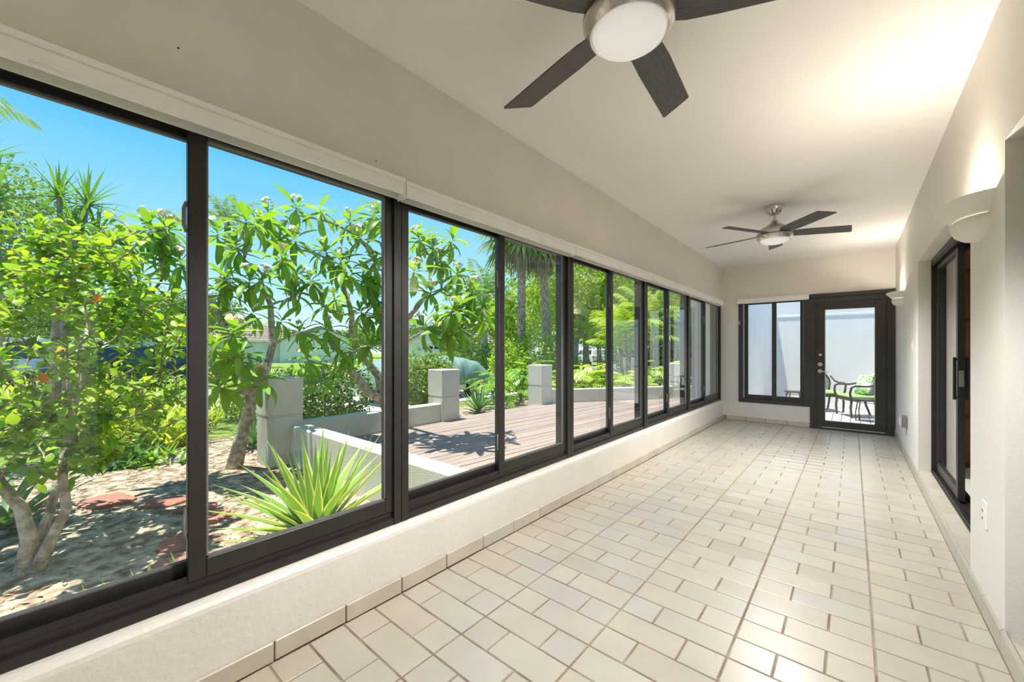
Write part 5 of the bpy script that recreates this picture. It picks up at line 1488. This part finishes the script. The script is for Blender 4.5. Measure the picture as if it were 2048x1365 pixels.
p_ = at(1072, 19); bush('bright leafy shrub between the two brown palm trunks', (p_.x, p_.y, 0.9), (1.3, 1.3, 1.4), 2400, 0.16, 'l_bright', 6)
p_ = at(1012, 17); bush('tall bright shrub left of the brown palm trunks', (p_.x, p_.y, 0.7), (0.8, 0.8, 1.2), 1800, 0.15, 'l_bright', 7)
p_ = at(1118, 20); bush('leafy shrub right of the leaning palm trunk', (p_.x, p_.y, 0.4), (1.2, 1.2, 0.9), 1500, 0.15, 'l_hedge', 8)
p_ = at(1216, 54); bush('dark rounded bush far across the lawn', (p_.x, p_.y, 0.4), (2.2, 2.2, 1.0), 1200, 0.25, 'l_dark', 9)
p_ = at(1250, 44); bush('low clipped bush on the far lawn edge', (p_.x, p_.y, 0.1), (2.5, 2.5, 0.7), 1000, 0.25, 'l_dark', 10)

# ------------------------------------------------------------------ philodendrons
def philo_leaf():
    V, Q, UV = [], [], []
    n = 7
    def quad(a, b_, c, d):
        i = len(V); V.extend([a, b_, c, d]); UV.extend([(0.5, 0)] * 4); Q.append((i, i + 1, i + 2, i + 3))
    zc = lambda x: -0.25 * x * x
    for k in range(n):
        x = 0.10 + 0.78 * k / n
        ln = 0.34 * math.sin(math.pi * (0.18 + 0.74 * (k + 0.5) / n)) + 0.05
        for s in (-1, 1):
            a = R(68 - 38 * k / n)
            tx_, ty_ = x + ln * math.cos(a), s * ln * math.sin(a)
            quad((x - 0.05, s * 0.006, zc(x)), (x + 0.07, s * 0.006, zc(x)), (tx_, ty_, zc(tx_) - 0.06), (x + 0.45 * (tx_ - x) - 0.055, s * (0.5 * ln * math.sin(a) + 0.01), zc(x) + 0.01))
    quad((0.85, -0.05, zc(0.85)), (0.95, -0.03, zc(0.95)), (1.08, 0, zc(1.08)), (0.92, 0.05, zc(0.92)))
    quad((-0.45, -0.012, 0.0), (0.0, -0.012, 0), (0.9, 0.0, zc(0.9) - 0.002), (0.0, 0.012, 0))
    return np.array(V), np.array(Q), np.array(UV)
PH = [philo_leaf()]
def philodendron(label, c, n, L, mat, seed, h=0.75):
    t = thing('philodendron', label, 'plant', tuple(c), 'split-leaf philodendrons around the deck')
    r = random.Random(seed)
    ls = LeafSet(t, PH, mat)
    MB().tube([(c[0], c[1], c[2] - 0.03), (c[0] + 0.03, c[1], c[2] + 0.25)], [0.06, 0.05], 8).build('stem', M['bark_grey'], t)
    for k in range(n):
        a = k * 2.39996 + r.random() * 0.5; f = (k + 0.5) / n
        rad = h * (0.15 + 0.55 * f); zz = h * (1.0 - 0.55 * f) * r.uniform(0.85, 1.15)
        pos = Vector((c[0] + rad * math.cos(a), c[1] + rad * math.sin(a), c[2] + zz))
        MB().tube([(c[0], c[1], c[2] + 0.15), (c[0] + rad * 0.4 * math.cos(a), c[1] + rad * 0.4 * math.sin(a), c[2] + zz * 0.75), tuple(pos)], [0.012, 0.01, 0.007], 5).build('leaf_stalk', M['l_spike'], t)
        d = Vector((math.cos(a), math.sin(a), r.uniform(-0.5, 0.5)))
        ls.add(pos, d, Vector((0, 0, 1)), L * r.uniform(0.8, 1.2), 0)
    ls.finish()
i = 0
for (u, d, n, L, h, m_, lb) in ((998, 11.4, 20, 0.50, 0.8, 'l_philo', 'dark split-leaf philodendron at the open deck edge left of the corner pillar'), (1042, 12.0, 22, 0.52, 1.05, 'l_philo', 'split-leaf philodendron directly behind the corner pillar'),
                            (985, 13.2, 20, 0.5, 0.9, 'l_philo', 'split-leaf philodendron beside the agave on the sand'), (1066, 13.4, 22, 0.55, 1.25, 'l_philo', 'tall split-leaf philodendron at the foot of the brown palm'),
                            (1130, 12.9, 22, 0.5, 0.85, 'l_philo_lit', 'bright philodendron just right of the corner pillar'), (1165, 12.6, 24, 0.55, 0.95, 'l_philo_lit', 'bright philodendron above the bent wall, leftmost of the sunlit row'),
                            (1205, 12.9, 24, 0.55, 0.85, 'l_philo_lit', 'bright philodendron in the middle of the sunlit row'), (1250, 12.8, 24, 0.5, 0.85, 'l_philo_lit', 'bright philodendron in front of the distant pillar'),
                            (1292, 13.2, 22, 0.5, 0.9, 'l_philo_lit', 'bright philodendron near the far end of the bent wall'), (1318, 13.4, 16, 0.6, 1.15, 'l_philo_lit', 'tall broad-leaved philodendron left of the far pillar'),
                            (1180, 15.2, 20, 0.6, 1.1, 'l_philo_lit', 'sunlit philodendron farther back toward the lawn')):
    p_ = at(u, d, GZ); philodendron(lb, tuple(p_), n, L, M[m_], 100 + i, h); i += 1

# ------------------------------------------------------------------ palms
def pinnate(base, d, up, L, r, nl=26, wl=0.30, droop=0.7, lw=0.035):
    """verts/quads of one feathered frond"""
    V, Q = [], []
    x = Vector(d).normalized(); pts = []; p = Vector(base)
    for k in range(nl + 1):
        f = k / nl
        dirv = (x + Vector((0, 0, -droop * f * f * 1.6))).normalized()
        pts.append((p.copy(), dirv)); p += dirv * L / nl
    def quad(a, b_, c, e_):
        i = len(V); V.extend([tuple(a), tuple(b_), tuple(c), tuple(e_)]); Q.append((i, i + 1, i + 2, i + 3))
    for k in range(nl):
        a, da = pts[k]; c, dc = pts[k + 1]
        side = da.cross(Vector((0, 0, 1)))
        if side.length < 1e-3: side = Vector((1, 0, 0))
        side.normalize(); w = 0.018 * L * (1 - 0.8 * k / nl)
        quad(a - side * w * 0.5, c - side * w * 0.4, c + side * w * 0.4, a + side * w * 0.5)
        if k < 3: continue
        f = k / nl
        ln = L * wl * math.sin(math.pi * min(1, 0.15 + 0.8 * f)) * r.uniform(0.85, 1.1)
        for s in (-1, 1):
            tip = a + (side * s * 0.85 + da * 0.6 + Vector((0, 0, -0.35 - 0.3 * r.random()))).normalized() * ln
            mid = a.lerp(tip, 0.5) + Vector((0, 0, ln * 0.10)); ww = da * lw * L * 0.5
            quad(a - ww * 0.5, mid - ww, tip, mid + ww)
    return V, Q
def palm(label, c, h, r0, nf, L, mat, seed, kind='feather', top=None, bark='palm_bark', crownshaft=0.0, skirt=0, group='tall palms', wl=0.30, droop=0.7, nl=26):
    t = thing('palm_tree', label, 'palm', tuple(c), group)
    r = random.Random(seed); c = Vector(c); tp = Vector(top) if top else Vector((c.x, c.y, h))
    n = 14; pts, rad = [], []
    for k in range(n + 1):
        f = k / n; pts.append(tuple(c.lerp(tp, f) + Vector((0, 0, -0.05 if k == 0 else 0)))); rad.append(r0 * (1.25 - 0.3 * min(1, f * 4)) * (1 + 0.03 * math.sin(k * 2.3)))
    MB().tube(pts, rad, 12).build('trunk', M[bark], t, smooth=True)
    hub = tp.copy()
    if crownshaft:
        MB().tube([tuple(tp), tuple(tp + Vector((0, 0, crownshaft * 0.4))), tuple(tp + Vector((0, 0, crownshaft)))], [r0 * 0.95, r0 * 1.0, r0 * 0.4], 12).build('crownshaft', M['l_spike'], t, smooth=True)
        hub = tp + Vector((0, 0, crownshaft * 0.9))
    VV, QQ = [], []
    def addq(V, Q):
        o_ = len(VV); VV.extend(V); QQ.extend([tuple(q_ + o_ for q_ in q) for q in Q])
    for k in range(nf):
        a = k * 2.39996 + r.random() * 0.3; f = (k + 0.5) / nf
        if kind == 'feather':
            el = R(75 - 80 * f)
            d = Vector((math.cos(a) * math.cos(el), math.sin(a) * math.cos(el), math.sin(el)))
            addq(*pinnate(hub, d, None, L * r.uniform(0.85, 1.1), r, nl, wl, droop))
        else:
            el = R(70 - 105 * f)
            d = Vector((math.cos(a) * math.cos(el), math.sin(a) * math.cos(el), math.sin(el)))
            pb_ = hub + d * L * 0.45; side = d.cross(Vector((0, 0, 1))).normalized(); nn = side.cross(d)
            addq([tuple(hub - side * 0.02), tuple(pb_ - side * 0.02), tuple(pb_ + side * 0.02), tuple(hub + side * 0.02)], [(0, 1, 2, 3)])
            for j in range(18):
                b_ = R(-125 + 250 * j / 17)
                dd = d * math.cos(b_) + side * math.sin(b_)
                ln = L * 0.62 * (0.7 + 0.3 * math.cos(b_)) * r.uniform(0.9, 1.1)
                mid = pb_ + dd * ln * 0.55; tip = pb_ + dd * ln * 0.9 + Vector((0, 0, -0.28 * ln))
                w = nn.cross(dd) * 0.035 * L
                addq([tuple(pb_), tuple(mid - w), tuple(tip), tuple(mid + w)], [(0, 1, 2, 3)])
    np_part('fronds', VV, QQ, M[mat], t, kind='stuff')
    if skirt:
        V, Q = [], []
        for k in range(skirt):
            a = r.uniform(0, 6.28); rr = r0 * 1.05; z0 = r.uniform(-0.9, 0.35); ln = r.uniform(0.7, 1.7); out = r.uniform(0.25, 0.85) * (1 if k % 3 else 0.4)
            p0 = tp + Vector((rr * math.cos(a), rr * math.sin(a), z0)); d = Vector((math.cos(a), math.sin(a), 0)); s_ = Vector((-math.sin(a), math.cos(a), 0)) * 0.035
            p1 = p0 + d * out * 0.8 + Vector((0, 0, -ln * 0.35)); p2 = p0 + d * out * 0.85 + Vector((0, 0, -ln))
            i = len(V); V += [tuple(p0 - s_), tuple(p1 - s_), tuple(p1 + s_), tuple(p0 + s_), tuple(p2)]
            Q += [(i, i + 1, i + 2, i + 3), (i + 1, i + 4, i + 4, i + 2)]
            Q[-1] = (i + 1, i + 4, i + 2, i + 2)
        V2, Q2 = [], []
        for q in Q:
            idx = []
            for v_ in q:
                if not idx or v_ != idx[-1]: idx.append(v_)
            if len(idx) == 3:
                o_ = len(V2); a_, b_, c_ = (np.array(V[v_]) for v_ in idx)
                V2 += [tuple(a_), tuple(b_), tuple((b_ + c_) / 2 + 1e-4), tuple(c_)]; Q2.append((o_, o_ + 1, o_ + 2, o_ + 3))
            else:
                o_ = len(V2); V2 += [V[v_] for v_ in idx]; Q2.append((o_, o_ + 1, o_ + 2, o_ + 3))
        np_part('dry_frond_skirt', V2, Q2, M['l_dead'], t, kind='stuff')
    return t
palm('brown-trunked fan palm with dry frond skirt, left of the pair', at(1043, 20, GZ), 6.9, 0.21, 34, 2.5, 'l_palm', 1, 'fan', skirt=420)
palm('leaning brown fan palm with dry skirt, right of the pair', at(1098, 20.5, GZ), 6.9, 0.22, 32, 2.5, 'l_palm', 2, 'fan', top=vz(1084, 478, 20.5), skirt=420)
palm('grey royal palm with smooth trunk in front of the white garage house', at(969, 31, GZ - 0.05), 4.4, 0.25, 15, 3.4, 'l_palm', 3, bark='royal_bark', crownshaft=1.2, wl=0.26, droop=0.55)
palm('distant royal palm standing behind the frangipani crown', at(455, 36, GZ - 0.05), 11.8, 0.26, 15, 3.2, 'l_palm', 4, bark='royal_bark', crownshaft=1.2, wl=0.26)
palm('palm at the upper left corner with drooping fronds', at(-215, 9.5, GZ), 7.5, 0.17, 18, 2.4, 'l_palm', 5, wl=0.30, droop=0.9)
palm('fan palm rising behind the areca clump', at(1172, 27, GZ - 0.05), 7.3, 0.2, 26, 2.4, 'l_palm', 6, 'fan', skirt=120)
def areca(label, c, n, h0, h1, L, seed, spread=0.35, mat='l_areca'):
    t = thing('areca_palm', label, 'palm', tuple(c), 'clumping areca palms')
    r = random.Random(seed); VV, QQ = [], []
    for k in range(n):
        a = 2 * math.pi * k / n + r.random(); q = spread * r.uniform(0.2, 1)
        b0 = Vector((c[0] + q * math.cos(a), c[1] + q * math.sin(a), c[2] - 0.03)); h = r.uniform(h0, h1)
        tp = b0 + Vector((math.cos(a) * 0.22 * h * r.random(), math.sin(a) * 0.22 * h * r.random(), h))
        MB().tube([tuple(b0), tuple(b0.lerp(tp, 0.5)), tuple(tp)], [0.045, 0.04, 0.032], 7).build('cane', M['palm_bark'], t, smooth=True)
        for j in range(6):
            a2 = j * 2.39996 + r.random(); el = R(78 - 60 * (j + 0.5) / 6)
            d = Vector((math.cos(a2) * math.cos(el), math.sin(a2) * math.cos(el), math.sin(el)))
            V, Q = pinnate(tp, d, None, L * r.uniform(0.8, 1.15), r, 18, 0.34, 0.75, 0.04)
            o_ = len(VV); VV += V; QQ += [tuple(x_ + o_ for x_ in q_) for q_ in Q]
    np_part('fronds', VV, QQ, M[mat], t, kind='stuff')
areca('sunny yellow-green areca palm beyond the bent wall', at(1262, 15.5, GZ), 8, 1.6, 3.0, 1.7, 1)
areca('areca palm nearer the far pillar', at(1318, 16.5, GZ), 8, 1.8, 3.2, 1.7, 2, mat='l_palm')
areca('small areca palm in front of the oak', at(1205, 20, GZ), 6, 1.6, 3.0, 1.8, 3)
areca('areca palm behind the far pillar', at(1365, 18.5, GZ), 8, 1.8, 3.6, 1.8, 4, mat='l_palm')

# ------------------------------------------------------------------ trees
tree('huge dark oak at the left edge above the dracaena', -70, 17, 6.3, 4.9, 3.7, 14000, 0.20, 'l_oak', 1, 0.35)
tree('grey-green oak behind the navy car', 325, 31, 3.9, 5.2, 2.7, 12000, 0.24, 'l_oak', 2, 0.3)
tree('grey-green oak farther left behind the hibiscus', 20, 30, 4.6, 5.4, 3.3, 11000, 0.26, 'l_oak', 3, 0.3)
tree('broad sunny oak beyond the deck wall', 1150, 26, 4.9, 5.0, 4.0, 15000, 0.24, 'l_bright', 4, 0.32)
tree('sunny tree behind the brown palm trunks', 1050, 35, 4.3, 4.8, 3.4, 9000, 0.30, 'l_bright', 5, 0.3)
tree('dark tree behind the areca palms', 1305, 31, 5.4, 5.6, 4.9, 10000, 0.28, 'l_dark', 6, 0.3)
tree('dark tree behind the far pillar', 1405, 33, 5.8, 5.6, 5.3, 9000, 0.28, 'l_dark', 7, 0.3)
tree('low distant tree behind the grey palm', 1005, 62, 3.4, 4.6, 2.6, 5000, 0.34, 'l_oak', 8, 0.3)
tree('low distant tree behind the wide frangipani', 735, 80, 3.4, 7.5, 2.9, 6000, 0.42, 'l_oak', 9, 0.3)
tree('low distant tree left of the pale house', 505, 66, 3.0, 6.5, 2.6, 5000, 0.42, 'l_oak', 10, 0.3)
tree('distant tree closing the view past the lawn', 1230, 62, 4.0, 8.5, 3.8, 6000, 0.45, 'l_oak', 11, 0.3)
tree('distant tree behind the garage house', 850, 72, 3.6, 7.5, 3.2, 5000, 0.45, 'l_oak', 12, 0.3)
tree('distant tree behind the white van', 30, 50, 4.0, 8.0, 3.4, 6000, 0.38, 'l_oak', 13, 0.3)
for i, (u, d, w, h, lb) in enumerate(((1268, 37, 3.0, 1.9, 'dense dark shrubbery left of the areca palms'), (1300, 30, 2.6, 1.8, 'dense dark shrubbery behind the areca palms'), (1350, 28, 2.4, 1.8, 'dense dark shrubbery behind the far pillar'), (1400, 27, 2.4, 1.9, 'dense dark shrubbery in the corner by the house'), (1000, 30, 2.2, 1.6, 'dense shrubbery behind the left palm trunk'))):
    p_ = at(u, d); bush(lb, (p_.x, p_.y, GZ + h * 0.6), (w, w, h), 3000, 0.22, 'l_dark', 60 + i)
